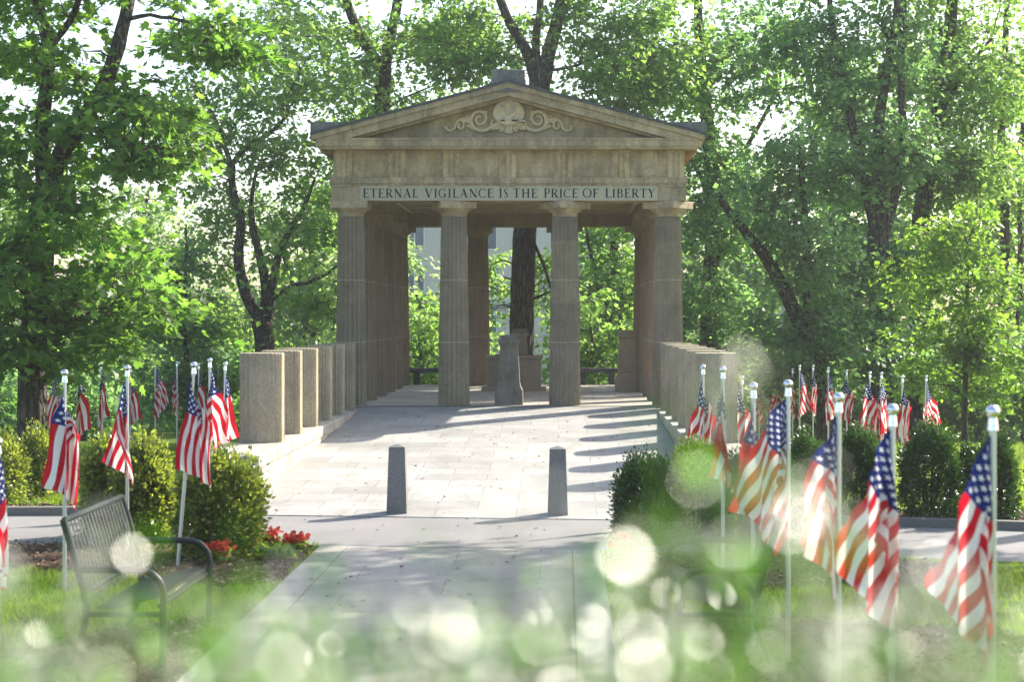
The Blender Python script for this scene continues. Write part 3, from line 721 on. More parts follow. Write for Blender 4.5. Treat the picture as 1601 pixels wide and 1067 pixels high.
# bollards
def bollard(x, y, label):
    m = MB(); m.frust(0, 0, [(-.05, .165, .165), (0, .163, .163), (.02, .16, .16), (1.04, .128, .128), (1.045, .124, .124), (1.085, .02, .02)])
    o = m.build('bollard', M['bollard'], None, loc=(x, y, float(ramp_z(y)) + .01)); tag(o, label, 'bollard', 'granite bollards at the foot of the ramp'); return o
bollard(PX(621.5, 27.65), 27.65, 'left of the two grey granite bollards with pointed tops')
bollard(PX(872, 27.45), 27.4, 'right of the two grey granite bollards with pointed tops')

# ------------------------------------------------------------------ flags
def flag_mesh(size, psi, phi, B, kf, ph, top=-.16, dphi=.5):
    Wd, Hg = (1.52 if size < .82 else 1.30) * size, .93 * size; nu, nv = 56, 34
    r = random.Random(int(ph * 1000) + 5); p2, kneg = r.uniform(0, 6), r.choice([-.30, -.15, .30, .45])
    phi = phi + r.uniform(-.12, .12); psi = psi + r.uniform(-.35, .35) * (B > R(50))
    if B < R(50): kneg = -.45
    u = np.linspace(0, 1, nu + 1)[None]; v = np.linspace(0, 1, nv + 1)[:, None]; vp = (1 - v) * Hg; d = u * Wd
    ph_ = phi + .16 * u * (1 - .5 * v) + .05 * np.sin(u * 5 + p2)
    ar = d * np.cos(ph_) - vp * np.sin(phi); br = -d * np.sin(ph_) - vp * np.cos(phi)
    kk = kneg + (.35 - kneg) * np.clip((u - .45) * 2, 0, 1) * (B >= R(50))
    af = np.where(ar > 0, ar, ar * kk)
    w = np.exp(-(d / .20) ** 1.5)
    A_ = af * .80 * (1 - w) + d * .9 * np.cos(phi) * w; B_ = br * (1 - w) + (-vp - d * .5 * np.sin(phi)) * w
    grow = np.clip(u * 4, 0, 1)
    y = grow * (.055 * np.sin(2 * pi * ar / .36 + ph + .9 * br) + .022 * np.sin(2 * pi * ar / .17 + p2 - 2.2 * br) + np.where(ar < 0, -ar * .12, 0)) * (B / R(60))
    A_ = A_ + grow * .018 * np.sin(2 * pi * ar / .30 + p2 + 2 * br)
    c_, s_ = cos(psi), sin(psi)
    V = np.stack([A_ * c_ - y * s_, A_ * s_ + y * c_, B_ + top + .0 * A_], -1)
    a = np.arange(nu); verts = V.reshape(-1, 3).tolist(); fs, uvs = [], []
    for j in range(nv):
        for i in range(nu):
            q = j * (nu + 1) + i; fs.append((q, q + 1, q + nu + 2, q + nu + 1))
            uvs += [(i / nu, j / nv), ((i + 1) / nu, j / nv), ((i + 1) / nu, (j + 1) / nv), (i / nu, (j + 1) / nv)]
    me = bpy.data.meshes.new('flag'); me.from_pydata(verts, [], fs); me.update()
    uvl = me.uv_layers.new(name='UVMap'); uvl.data.foreach_set('uv', np.array(uvs, np.float32).ravel())
    me.polygons.foreach_set('use_smooth', [True] * len(fs)); me.materials.append(M['flag']); return me
def flagpole(px, py, s, psi, phi, B, kf, ph, label, lean=0, size=1.0):
    Y = F / s; x = PX(px, Y); zt = PZ(py, Y); g = float(G(x, Y)); h = zt - g; dx = (lean / s)
    root = empty('flag', (x, Y, g)); root.name = 'flag_on_pole'; tag(root, label, 'flag', 'flags on poles around the memorial lawn')
    m = MB(); m.tube([(dx, 0, -.05), (0, 0, h - .10)], [.024, .021], 12); m.build('pole', M['pole'], root, True)
    m = MB(); m.sphere((0, 0, h - .04), .043, 8)
    m.tube([(0, 0, h - .15), (0, 0, h - .075)], [.034, .026], 12); m.sphere((0, 0, h - .125), .032, 6, zs=.7)
    m.build('finial', M['ball'], root, True)
    fo = bpy.data.objects.new('cloth', flag_mesh(size, R(psi), R(phi + 3), R(B + 10), kf, ph)); COL.objects.link(fo); fo.parent = root
    fo.location = (dx * .12 + .0, 0, h); 
    if lean: fo.rotation_euler = (0, math.atan2(dx, h) * -1 * -1, 0)
    return root
FL = [
 # px, py, scale, psi, phi, B, k, phase, label, lean
 (90, 574, 68, 205, 60, 55, 1.6, .3, 'flag just behind the large near left flag, right of the maple trunk', 0),
 (101, 578, 136, 215, 62, 50, 1.4, 1.2, 'large near left flag whose stripes hang down to the metal bench back', 0),
 (122, 572, 74, -20, 62, 60, 1.7, 2.0, 'flag just right of the large near left flag, with its orange-lit left edge', 0),
 (158, 567, 64, -25, 56, 55, 1.5, .8, 'flag above the small gap between left bushes, short stripes hanging right of its pole', 4),
 (199, 571, 117, 200, 66, 45, 1.3, 2.6, 'narrow near flag hanging straight down before the large left boxwood', 0),
 (204, 573, 62, -35, 60, 60, 1.8, 1.0, 'far flag mostly hidden behind the narrow near flag over the left boxwood', 0),
 (243, 566, 53, -28, 45, 40, 1.4, .2, 'far left flag with wide diagonal stripes falling right towards its neighbour', 0),
 (277, 565, 53, 130, 58, 50, 1.5, 1.9, 'far flag next to the one with wide diagonal stripes, hanging straight', 0),
 (303, 566, 125, 215, 64, 40, 1.2, .6, 'big near flag on a leaning pole between the two left boxwoods', -26),
 (311, 568, 60, -30, 58, 50, 1.7, 2.2, 'far flag whose edge shows behind the big flag on the leaning pole', 0),
 (328, 560, 97, -20, 52, 65, 1.5, 1.4, 'tallest looking left flag, cloth spread on both sides above the right boxwood', 0),
 (341, 570, 50, 180, 60, 40, 1.5, .9, 'thin distant flag squeezed between two nearer flags beside the ramp stubs', 0),
 (352, 566, 88, -28, 62, 50, 1.6, 2.9, 'flag closest to the first left ramp stub', -3),
 (-3, 685, 165, -65, 66, 45, 1.2, .5, 'blurred near flag cut by the left frame edge', 0),
 (1099, 570, 102, 205, 58, 50, 1.5, .4, 'flag in front of the right ramp stubs, falling left with orange-red stripes', 0),
 (1130, 573, 128, 220, 66, 50, 1.4, 1.7, 'greenish blurred flag just right of the first flag by the right stubs', 0),
 (1160, 588, 84, 200, 62, 50, 1.6, 2.4, 'small flag between two blurred near flags right of the stubs', 0),
 (1178, 598, 165, 205, 62, 45, 1.3, .9, 'dark blurred near flag behind the big waving right flag', 0),
 (1187, 590, 46, 240, 60, 50, 1.6, .1, 'first small flag of the distant right row, beside the ramp end', 0),
 (1203, 588, 46, -40, 52, 50, 1.5, 1.5, 'small distant flag leaning right, second in the distant right row', 0),
 (1219, 584, 47, 225, 54, 55, 1.6, 2.7, 'small distant flag just left of the big waving flag ball', 0),
 (1239, 576, 49, 230, 60, 50, 1.5, .7, 'distant flag hanging left of its pole behind the big waving flag ball', 0),
 (1250, 571, 52, -38, 58, 50, 1.5, 1.1, 'distant flag hanging right of its pole with a ragged bottom fold', 0),
 (1271, 571, 52, 245, 66, 45, 1.4, 2.1, 'distant flag shaped like a narrow bell, its lower pole showing on the lawn', 0),
 (1295, 574, 57, -50, 66, 45, 1.4, .5, 'distant flag over the bush with blue top and even stripes', 0),
 (1324, 578, 57, 230, 66, 50, 1.5, 1.6, 'distant flag right above the leafy bush behind the third near pole', 0),
 (1360, 581, 66, 215, 58, 60, 1.7, 2.3, 'flag on a slightly leaning pole with chevron folded stripes', -5),
 (1378, 582, 66, -60, 60, 55, 1.6, .3, 'flag close behind the chevron folded one, hanging right', 0),
 (1411, 587, 71, 225, 66, 50, 1.4, 1.3, 'flag left of the dark holly bush, falling left of its pole', 0),
 (1448, 587, 61, -35, 56, 50, 1.6, 2.8, 'rightmost distant flag, rising behind the dark round bush', -3),
 (1232, 594, 172, 203, 38, 32, .95, 2.2, 'big flag waving left behind blurred twigs, its red and white stripes spread wide', 0),
 (1311, 614, 205, 205, 52, 36, 1.2, .2, 'near flag with a dark blue narrow fold left of its pole, stripes hidden by twigs', 0),
 (1395, 632, 232, 212, 54, 36, 1.2, 1.9, 'near flag with dark starry field next to the closest right flag', 0),
 (1552, 634, 262, 210, 46, 30, .95, .1, 'closest flag at the right edge with bright blue lit field and large stars', 0),
]
for a in FL:
    flagpole(a[0], a[1], a[2], a[3], a[4], a[5], a[6], a[7], a[8], a[9], .80 if a[2] < 150 else .84)

# ------------------------------------------------------------------ metal benches
def park_bench(x, y, mir, label):
    root = empty('metal_bench', (x, y, float(G(x, y)))); tag(root, label, 'bench', 'dark metal benches facing the path')
    Lh = 1.0
    def S(p): return (-p[0] if mir else p[0], p[1], p[2])
    def curve(c, n=6):
        out = []
        for i in range(len(c) - 1):
            p0, p1, p2, p3 = c[max(i - 1, 0)], c[i], c[i + 1], c[min(i + 2, len(c) - 1)]
            for k in range(n):
                t_ = k / n; out.append(tuple(.5 * (2 * b + (-a + c_) * t_ + (2 * a - 5 * b + 4 * c_ - d) * t_ ** 2 + (-a + 3 * b - 3 * c_ + d) * t_ ** 3) for a, b, c_, d in zip(p0, p1, p2, p3)))
        return out + [c[-1]]
    prof_s = curve([(0, 0, .60), (-.06, 0, .635), (-.22, 0, .60), (-.42, 0, .545), (-.58, 0, .55), (-.64, 0, .62), (-.70, 0, .80), (-.78, 0, 1.1), (-.85, 0, 1.33)], 5)
    seat_p = prof_s[:21]; back_p = prof_s[25:]
    m = MB()
    for k in range(18):
        yy = -Lh + .06 + k * (2 * Lh - .12) / 17
        m.tube([S((p[0], yy, p[2])) for p in seat_p], .024, 4, sq=.4)
    m.build('seat', M['slat_metal'], root)
    m = MB()
    for k in range(18):
        yy = -Lh + .06 + k * (2 * Lh - .12) / 17
        m.tube([S((p[0], yy, p[2])) for p in back_p], .024, 4, sq=.4)
    m.tube([S((-.855, -Lh, 1.34)), S((-.855, Lh, 1.34))], .03, 10)
    m.tube([S((-.665, -Lh, .70)), S((-.665, Lh, .70))], .022, 8)
    m.build('backrest', M['slat_metal'], root)
    for e in (-1, 1):
        yy = e * (Lh + .02)
        m = MB(); m.tube([S(p) for p in curve([(.02, yy, 0), (.03, yy, .40), (.03, yy, .70), (-.03, yy, .83), (-.16, yy, .89), (-.5, yy, .90), (-.72, yy, .90)])], .032, 10)
        m.build('armrest', M['black_metal'], root, True)
        m = MB(); m.tube([S(p) for p in curve([(-.80, yy, 0), (-.66, yy, .45), (-.70, yy, .8), (-.86, yy, 1.35)])], .032, 10); m.build('leg', M['black_metal'], root, True)
        m = MB(); m.tube([S((.02, yy, .50)), S((-.68, yy, .50))], .024, 8); m.build('side_rail', M['black_metal'], root, True)
    m = MB(); m.tube([S((0, -Lh, .57)), S((0, Lh, .57))], .026, 8); m.build('front_rail', M['black_metal'], root, True)
    return root
park_bench(-2.22, 16.5, False, 'slatted dark metal bench on the left lawn, facing the path')
park_bench(2.45, 16.5, True, 'slatted dark metal bench on the right, blurred behind near twigs')

# ------------------------------------------------------------------ shrubs and flowers
def bush(name, x, y, rx, ry, h, n, L0, mat, label, group, cat='shrub', seed=0, bumpy=.18):
    n = int(n * 1.6); r = np.random.default_rng(seed); g = float(G(x, y)); root = empty(name, (x, y, g)); tag(root, label, cat, group)
    d = unit(r.normal(0, 1, (n, 3))); d[:, 2] = np.where((d[:, 2] < 0) & (r.random(n) < .35), -d[:, 2], d[:, 2])
    d = unit(d)
    az = np.arctan2(d[:, 1], d[:, 0])
    f = 1 + bumpy * (np.sin(az * 3 + seed) * .5 + np.sin(az * 5 + d[:, 2] * 6 + seed * 2) * .5) + .10 * np.sin(d[:, 2] * 9 + az * 2 + seed)
    tw = r.integers(0, max(60, n // 45), n); twr = np.random.default_rng(seed + 9).uniform(.84, 1.20, tw.max() + 1)
    # twigs: leaves share directions in small sprays
    td = unit(np.random.default_rng(seed + 3).normal(0, 1, (tw.max() + 1, 3)) * (1, 1, 1)); td = unit(td)
    use = r.random(n) < .62
    d = np.where(use[:, None], unit(td[tw] + r.normal(0, .13, (n, 3))), d)
    rad = np.where(use, r.uniform(.78, 1.0, n) * twr[tw], r.uniform(.55, 1.0, n) ** .5) * f
    lo = d[:, 2] < 0; d_ = d.copy(); d_[lo, :2] *= ((1 - np.abs(d[:, 2]) ** 4) ** .25 / np.sqrt(np.maximum(1 - d[:, 2] ** 2, .02)))[lo, None]
    P = np.stack([d_[:, 0] * rx * rad, d_[:, 1] * ry * rad, h * .46 + d[:, 2] * h * .54 * rad], 1); P[:, 2] = np.maximum(P[:, 2], .03)
    D = unit(d + r.normal(0, .55, (n, 3)) + (0, 0, .45)); N = unit(r.normal(0, 1, (n, 3)) + d * .8)
    V_, F_ = leaf_arrays(P, D, N, L0 * r.uniform(.7, 1.35, n), r.uniform(.45, .65, n), KITE)
    np_mesh('foliage', V_, F_, mat, root)
    m = MB()
    for k in range(9):
        a = 2 * pi * k / 9 + seed; e = .55
        m.tube([(0.05 * cos(a), .05 * sin(a), -.05), (rx * .3 * cos(a), ry * .3 * sin(a), h * .35), (rx * e * cos(a), ry * e * sin(a), h * .72)], [.025, .016, .006], 6)
    m.build('stems', M['bark'], root)
    return root
BG = 'rounded shrubs in the beds'
bush('boxwood_shrub', PX(228, 24.3), 24.2, .38, .42, 1.36, 9500, .068, M['box'], 'large gold-speckled boxwood under the narrow near left flag', BG, seed=1)
bush('boxwood_shrub', PX(172, 25.0), 24.9, .33, .4, 1.36, 7500, .068, M['box'], 'darker boxwood touching the large one, behind the metal bench back', BG, seed=2)
bush('boxwood_shrub', PX(352, 23.0), 22.7, .52, .5, 1.28, 11000, .068, M['box'], 'round gold-tipped boxwood in front of the left ramp wall', BG, seed=3)
bush('boxwood_shrub', PX(62, 31), 31, .33, .35, 1.3, 3200, .065, M['box'], 'small upright bush on the far left lawn under the maple trunk', BG, seed=4)
bush('boxwood_shrub', PX(5, 30), 30, .38, .4, 1.2, 3200, .065, M['box'], 'small bush cut by the left frame edge on the far lawn', BG, seed=5)
bush('boxwood_shrub', PX(1008, 24.4), 24.2, .40, .42, 1.15, 8000, .055, M['box_dark'], 'dark bush at the right foot of the ramp with red flowers below', BG, seed=6)
bush('boxwood_shrub', PX(1078, 26), 24.4, .44, .45, 1.3, 8000, .068, M['box'], 'light bush below the first flag by the right stubs', BG, seed=7)
bush('holly_shrub', PX(1165, 24.0), 23.0, .6, .55, 1.3, 8000, .06, M['box_dark'], 'green bush behind the big waving right flag', BG, seed=8)
bush('holly_shrub', PX(1245, 28.4), 27.6, .38, .4, 1.2, 6500, .06, M['box_dark'], 'bush right of the big waving flag, past the road', BG, seed=9)
bush('holly_shrub', PX(1335, 27.6), 27.2, .36, .38, 1.36, 6500, .06, M['box_dark'], 'bush between the two middle near flag poles, past the road', BG, seed=10)
bush('holly_shrub', PX(1448, 27.2), 26.9, .42, .44, 1.42, 8000, .055, M['box_dark'], 'dense dark green dome bush under the rightmost distant flag', BG, seed=11)
bush('holly_shrub', PX(1550, 27), 26.7, .30, .34, 1.28, 5000, .06, M['box_dark'], 'bush partly behind the closest flag at right', BG, seed=12)
bush('holly_shrub', PX(1508, 29.5), 29.0, .22, .25, 1.0, 4000, .06, M['box_dark'], 'small bush between the dark dome bush and the one behind the closest flag', BG, seed=13)
def bed_plant(x, y, rad, n, red, label, seed, nm='flower_plant'):
    r = np.random.default_rng(seed); root = empty(nm, (x, y, float(G(x, y)) + .03)); tag(root, label, 'plant', 'bedding plants at the path corner')
    a = r.uniform(0, 2 * pi, n); q = np.sqrt(r.random(n)) * rad
    P = np.stack([q * np.cos(a), q * np.sin(a), r.uniform(.04, .16, n)], 1)
    V_, F_ = leaf_arrays(P, unit(r.normal(0, 1, (n, 3)) * (1, 1, .5) + (0, 0, .4)), unit(r.normal(0, .5, (n, 3)) + (0, 0, 1)), r.uniform(.06, .11, n), np.full(n, .7), OVAL)
    np_mesh('foliage', V_, F_, M['leaf_y'], root)
    if red:
        k = n; a = r.uniform(0, 2 * pi, k); q = np.sqrt(r.random(k)) * rad * .95
        P = np.stack([q * np.cos(a), q * np.sin(a), r.uniform(.13, .27, k)], 1)
        V_, F_ = leaf_arrays(P, unit(r.normal(0, 1, (k, 3)) * (1, 1, .6) + (0, 0, .3)), unit(r.normal(0, .6, (k, 3)) + (0, -.3, 1)), r.uniform(.05, .10, k), np.full(k, .8), OVAL)
        np_mesh('blossom', V_, F_, M['petal'], root)
    return root
bed_plant(PX(423, 23.2), 23.1, .13, 95, True, 'red flowers nearer the round boxwood at the path corner', 21, 'red_flower_plant')
bed_plant(PX(462, 22.9), 22.8, .16, 130, True, 'larger patch of red flowers nearest the path corner', 22, 'red_flower_plant')
bed_plant(PX(425, 22.3), 22.25, .20, 130, False, 'yellow-green leafy plant just in front of the red flowers', 23, 'leafy_bed_plant')
bed_plant(PX(450, 22.3), 22.1, .15, 90, False, 'low yellow-green plant below the larger red flower patch', 24, 'leafy_bed_plant')
bed_plant(PX(972, 22.7), 22.6, .17, 130, True, 'red flowers right of the path under the dark bush', 25, 'red_flower_plant')
bed_plant(PX(1000, 21.9), 21.8, .2, 130, False, 'yellow-green plant right of the path below the red flowers', 26, 'leafy_bed_plant')
bed_plant(PX(345, 22), 21.9, .16, 110, True, 'orange-red flowers at the foot of the round boxwood', 27, 'red_flower_plant')

# ------------------------------------------------------------------ trees
def tree(name, x, y, limbs, crowns, label, leaf='leaf_a', barkm='bark', L0=.16, per=110, rc=.85, seed=0, group=None, shape=KITE, cat='tree', flat=.5):
    """limbs: lists of (px, py, r) in photo pixels projected at this tree's distance (+ optional depth offset);
       crowns: (px, py, rx_m, rz_m, n_clumps, depth_offset, ry_m)"""
    r = np.random.default_rng(seed); g = float(G(x, y)); root = empty(name, (x, y, g))
    tag(root, label, cat, group)
    def W(px, py, dy=0): Yd = y + dy; return np.array((PX(px, Yd) - x, dy, PZ(py, Yd) - g))
    nodes, nr = [], []; m = MB()
    for li, lb in enumerate(limbs):
        pts = [W(p[0], p[1], p[3] if len(p) > 3 else 0) for p in lb]; rd = [p[2] for p in lb]
        Q, RQ = [], []
        for i in range(len(pts) - 1):
            p0, p1, p2, p3 = pts[max(i - 1, 0)], pts[i], pts[i + 1], pts[min(i + 2, len(pts) - 1)]
            k = max(3, int(np.linalg.norm(p2 - p1) / .45))
            for t_ in np.arange(k) / k:
                Q.append(.5 * (2 * p1 + (-p0 + p2) * t_ + (2 * p0 - 5 * p1 + 4 * p2 - p3) * t_ ** 2 + (-p0 + 3 * p1 - 3 * p2 + p3) * t_ ** 3) + r.normal(0, .012, 3)); RQ.append((rd[i] + (rd[i + 1] - rd[i]) * t_) * (1 + r.normal(0, .03)))
        Q.append(pts[-1]); RQ.append(rd[-1])
        if li == 0:
            RQ[0] *= 1.5
            if len(RQ) > 1: RQ[1] *= 1.2
            Q[0][2] = -.25
        m.tube(Q, RQ, 14 if rd[0] > .12 else 8); nodes += Q; nr += RQ
    tips = []
    for (px, py, rx_, rz_, n, dy, ry_) in crowns:
        c = W(px, py, dy)
        d = unit(r.normal(0, 1, (n, 3))) * (r.random((n, 1)) ** .42) * (rx_, ry_, rz_)
        tips += list(c + d)
    tips = np.array(tips) if tips else np.zeros((0, 3)); tips = tips[tips[:, 2] > .5]
    N_ = np.array(nodes); Rn = np.array(nr)
    dist = np.array([np.min(np.linalg.norm(N_ - q, axis=1)) for q in tips]); order = np.argsort(dist)
    tips = tips[order]
    for q in tips:
        v = N_ - q; dd = np.linalg.norm(v, axis=1) + np.maximum(0, v[:, 2]) * 1.2 + .35 * (Rn < .03)
        i = int(np.argmin(dd)); a = N_[i]; Lb = np.linalg.norm(q - a)
        if Lb < .05: continue
        k = max(3, min(9, int(Lb / .5) + 2)); ts = np.linspace(0, 1, k)
        arch = np.array((0, 0, .16 * Lb)); wob = r.normal(0, .05 * Lb, (k, 3)); wob[0] = wob[-1] = 0
        seg = a + (q - a) * ts[:, None] + arch * (np.sin(ts * pi) * .8)[:, None] + wob
        r0 = min(Rn[i] * .62, .018 + .017 * Lb); rr = r0 + (.010 - r0) * ts
        rr = np.maximum(rr, .008)
        m.tube(seg, rr, 5, caps=False); N_ = np.concatenate([N_, seg[1:]]); Rn = np.concatenate([Rn, rr[1:]])
    m_t = m
    # leaves
    nt = len(tips); n = nt * per; ci = np.repeat(np.arange(nt), per)
    cs = rc * r.uniform(.6, 1.3, nt)
    sub = r.normal(0, 1, (nt, 7, 3)) * (.62, .62, .62 * flat)       # small sprays inside each clump
    si = r.integers(0, 7, n)
    off = (sub[ci, si] + r.normal(0, .27, (n, 3)) * (1, 1, .6)) * cs[ci][:, None]
    off[:, 2] -= .22 * (off[:, 0] ** 2 + off[:, 1] ** 2) / cs[ci]
    P = tips[ci] + off
    if rc < .9:
        for i in range(nt):
            for k in range(4):
                e = tips[i] + sub[i, k] * cs[i] * 1.25; e[2] -= .2 * cs[i]
                md = (tips[i] + e) / 2 + (0, 0, .08)
                m_t.tube([tips[i], md, e], [.011, .008, .004], 3, caps=False)
    m_t.build('trunk', M[barkm], root, smooth=True)
    D = unit(off * (1, 1, .4) + r.normal(0, .5, (n, 3)) * rc + (0, 0, -.35 * rc)); N = unit(r.normal(0, .55, (n, 3)) + (0, 0, 1))
    V_, F_ = leaf_arrays(P, D, N, L0 * r.uniform(.45, 1.5, n), r.uniform(.6, 1.05, n), shape)
    np_mesh('crown', V_, F_, M[leaf], root)
    return root

def gy(Y): return VY + (EZ - float(G(0, Y))) * F / Y      # photo row of the ground at depth Y
# left maple
Y = 36
tree('maple_tree', PX(52, Y), Y,
     [[(52, gy(Y), .34), (50, 600, .29), (62, 440, .27), (66, 360, .26), (74, 290, .27)],
      [(74, 300, .22), (66, 240, .16), (70, 160, .15), (76, 80, .13), (60, 0, .11), (45, -120, .08, .4), (40, -260, .05, .6)],
      [(76, 300, .22), (92, 250, .19), (125, 195, .17), (160, 140, .16), (185, 70, .15), (200, 0, .13, .3), (212, -120, .10, .6), (230, -300, .05, .8)],
      [(78, 75, .08), (110, 30, .07), (130, -20, .06, -.5)], [(200, 30, .05), (235, 24, .04), (285, 32, .035), (335, 45, .03), (395, 85, .02)],
      [(58, 480, .06), (20, 440, .04, -.8), (-40, 420, .03, -1.2)], [(60, 520, .05), (110, 500, .04, -1), (170, 480, .03, -1.6)], [(110, 215, .05), (170, 215, .04, -1), (240, 235, .03, -1.5)]],
     [(30, 60, 1.9, 1.6, 30, 0, 1.8), (-10, 250, 1.5, 1.6, 24, 0, 1.6), (10, 440, 1.5, 1.2, 24, -.4, 1.6), (160, 430, 1.5, 1.0, 24, -.6, 1.6), (130, 330, 1.4, .7, 16, -.5, 1.4),
      (190, 200, 1.5, .9, 28, -.4, 1.5), (240, 245, .9, .5, 10, -1, .8), (330, 50, 1.0, .5, 14, 0, .8), (380, 70, .4, .4, 4, 0, .4), (60, 540, 1.6, .7, 16, -.5, 1.5), (170, 530, .9, .6, 9, -.5, 1), (200, -120, 3.0, 1.6, 34, .5, 2.4), (10, -150, 2.6, 1.8, 26, 0, 2)],
     'huge maple on the left lawn whose dark trunk forks into two limbs', 'leaf_a', L0=.20, per=66, rc=.6, seed=11, group='trees around the temple', shape=MAPLE)
GT = 'trees around the temple'
Y = 57
tree('oak_tree', PX(412, Y), Y,
     [[(412, gy(Y), .40), (412, 600, .34), (414, 540, .33), (408, 500, .32)],
      [(408, 505, .2), (384, 460, .19), (374, 410, .17), (376, 345, .15), (364, 300, .13), (362, 255, .12)],
      [(362, 258, .09), (348, 220, .075), (332, 178, .06), (310, 150, .03)], [(364, 255, .10), (384, 232, .09), (425, 205, .075), (448, 178, .06), (452, 145, .05), (470, 110, .03)],
      [(412, 505, .2), (416, 450, .16), (402, 385, .13), (392, 330, .10), (400, 270, .05)], [(420, 500, .16), (430, 420, .13), (450, 365, .11), (472, 330, .08), (492, 280, .04)],
      [(425, 470, .07), (455, 448, .07), (490, 440, .06), (525, 418, .04), (560, 395, .02, -.5)], [(350, 220, .05), (372, 190, .045), (400, 160, .03)]],
     [(330, 130, 2.0, 1.8, 26, 0, 1.8), (460, 130, 2.0, 1.6, 26, 0, 1.8), (400, 210, 1.8, 1.2, 16, 0, 1.5), (470, 260, 1.4, 1.3, 16, 0, 1.5), (320, 260, 1.4, 1.5, 14, 0, 1.5), (470, 370, 1.6, 1.2, 18, -.6, 1.3), (500, 470, 1.1, .8, 14, -.6, 1),
      (350, 400, 1.2, 1.2, 12, .5, 1.4), (330, 500, 1.6, 1.0, 18, .4, 1.4), (400, 40, 2.6, 1.0, 20, 0, 2), (345, 330, 1.2, .9, 14, .5, 1.2), (330, 180, 1.3, .8, 12, .6, 1.2), (440, 560, 1.4, .5, 12, 0, 1)],
     'open oak left of the temple with winding forked branches against the sky', 'leaf_b', 'bark_l', L0=.18, per=62, rc=.72, seed=12, group=GT)
Y = 64
tree('oak_tree', PX(596, Y), Y,
     [[(594, gy(Y), .42), (595, 400, .34), (596, 200, .31), (600, 108, .29)],
      [(598, 115, .22), (578, 78, .20), (556, 40, .18), (540, -10, .16), (535, -90, .12), (520, -200, .08)],
      [(602, 112, .22), (608, 70, .2), (618, 20, .19), (630, -50, .16), (650, -160, .1), (660, -260, .06)], [(600, 170, .05), (640, 150, .04), (690, 128, .025)]],
     [(540, 130, 2.2, 1.6, 28, -.5, 1.8), (500, 40, 2.4, 1.6, 26, 0, 2), (650, 60, 1.7, 1.1, 16, .3, 1.6), (640, 165, 1.0, .4, 6, 0, .8), (580, -120, 4, 2.6, 50, 0, 3), (720, 50, 1.4, .9, 12, .5, 1.4), (560, 210, 1.2, .8, 10, 1, 1), (530, 330, 1.0, 1.6, 14, 1, 1)],
     'tall tree rising above the left slope of the temple roof, forked in two', 'leaf_b', L0=.19, per=88, rc=.8, seed=13, group=GT)
Y = 61.5
tree('oak_tree', PX(818, Y), Y,
     [[(818, gy(Y), .50), (816, 560, .42), (817, 450, .42), (822, 350, .41), (834, 220, .40), (845, 112, .38)],
      [(838, 130, .2), (822, 78, .19), (800, 40, .17), (780, -8, .15), (760, -90, .1), (740, -200, .06)],
      [(842, 120, .16), (838, 60, .15), (846, 0, .13), (840, -90, .09), (850, -200, .05)], [(852, 125, .26), (856, 90, .25), (868, 45, .23), (880, -8, .2), (905, -90, .15), (920, -220, .07)],
      [(858, 110, .06), (900, 102, .05), (950, 82, .035)], [(822, 345, .06), (870, 470, .05, -1), (878, 480, .03, -1.2)], [(828, 470, .05), (862, 455, .04, -.5), (870, 430, .03, -.6)]],
     [(760, 60, 2.0, 1.3, 26, .5, 1.8), (700, 30, 2.0, 1.6, 24, .5, 1.8), (960, 90, 2.2, 1.6, 34, 0, 2), (930, 10, 2.0, 1.4, 24, 0, 1.8), (1040, 60, 2.0, 1.8, 26, .5, 2), (840, -160, 5, 2.4, 60, 0, 4), (1010, 160, 1.6, .9, 18, .5, 1.4), (720, 110, .9, .5, 7, .5, .8), (880, 170, 1.0, .5, 8, 1.5, 1),
      (760, 440, .7, 1.3, 12, 2, .8), (862, 420, .6, 1.3, 8, 2, .6)],
     'massive dark trunk directly behind the temple, splitting into three limbs above the roof', 'leaf_b', L0=.19, per=90, rc=.8, seed=14, group=GT)
Y = 66
tree('beech_tree', PX(1110, Y), Y,
     [[(1112, gy(Y), .4), (1108, 500, .33), (1114, 380, .3), (1110, 240, .27), (1098, 120, .22), (1090, 0, .16), (1080, -160, .08)],
      [(1112, 330, .12), (1150, 260, .1), (1190, 190, .08), (1220, 120, .05)], [(1110, 300, .1), (1070, 230, .08), (1040, 190, .05)]],
     [(1100, 120, 2.6, 2.0, 44, -.5, 2.2), (1110, 250, 1.9, 1.9, 40, -.8, 2), (1130, 370, 2.0, 1.6, 36, -.8, 2), (1110, 480, 2.2, 1.4, 36, -.6, 2), (1160, 560, 1.8, .9, 20, 0, 1.6), (1000, 110, 1.6, 1.2, 18, 1, 1.4), (1090, -40, 3, 1.6, 34, 0, 2.6), (1180, 60, 1.8, 1.6, 18, 0, 1.6)],
     'dense dark green tree just behind the right corner of the temple', 'leaf_c', L0=.19, per=105, rc=.78, seed=15, group=GT)
Y = 58
tree('beech_tree', PX(1292, Y), Y,
     [[(1295, gy(Y), .36), (1290, 640, .3), (1270, 555, .27), (1238, 480, .24), (1210, 425, .21), (1184, 385, .19), (1150, 345, .15), (1120, 300, .08)],
      [(1262, 530, .16), (1262, 430, .13), (1258, 330, .11), (1250, 230, .07)], [(1205, 420, .08), (1235, 380, .06), (1250, 330, .04)]],
     [(1200, 330, 1.5, 1.0, 18, 0, 1.5), (1270, 400, 1.6, 1.5, 26, -.3, 1.6), (1210, 500, .9, .8, 8, -.4, 1), (1290, 530, 1.8, 1.2, 30, -.6, 1.6), (1250, 250, 1.6, 1.5, 22, 0, 1.6), (1230, 590, 1.2, .4, 10, 0, 1)],
     'tree with its trunk leaning hard left towards the temple', 'leaf_c', L0=.19, per=100, rc=.8, seed=16, group=GT)
Y = 60
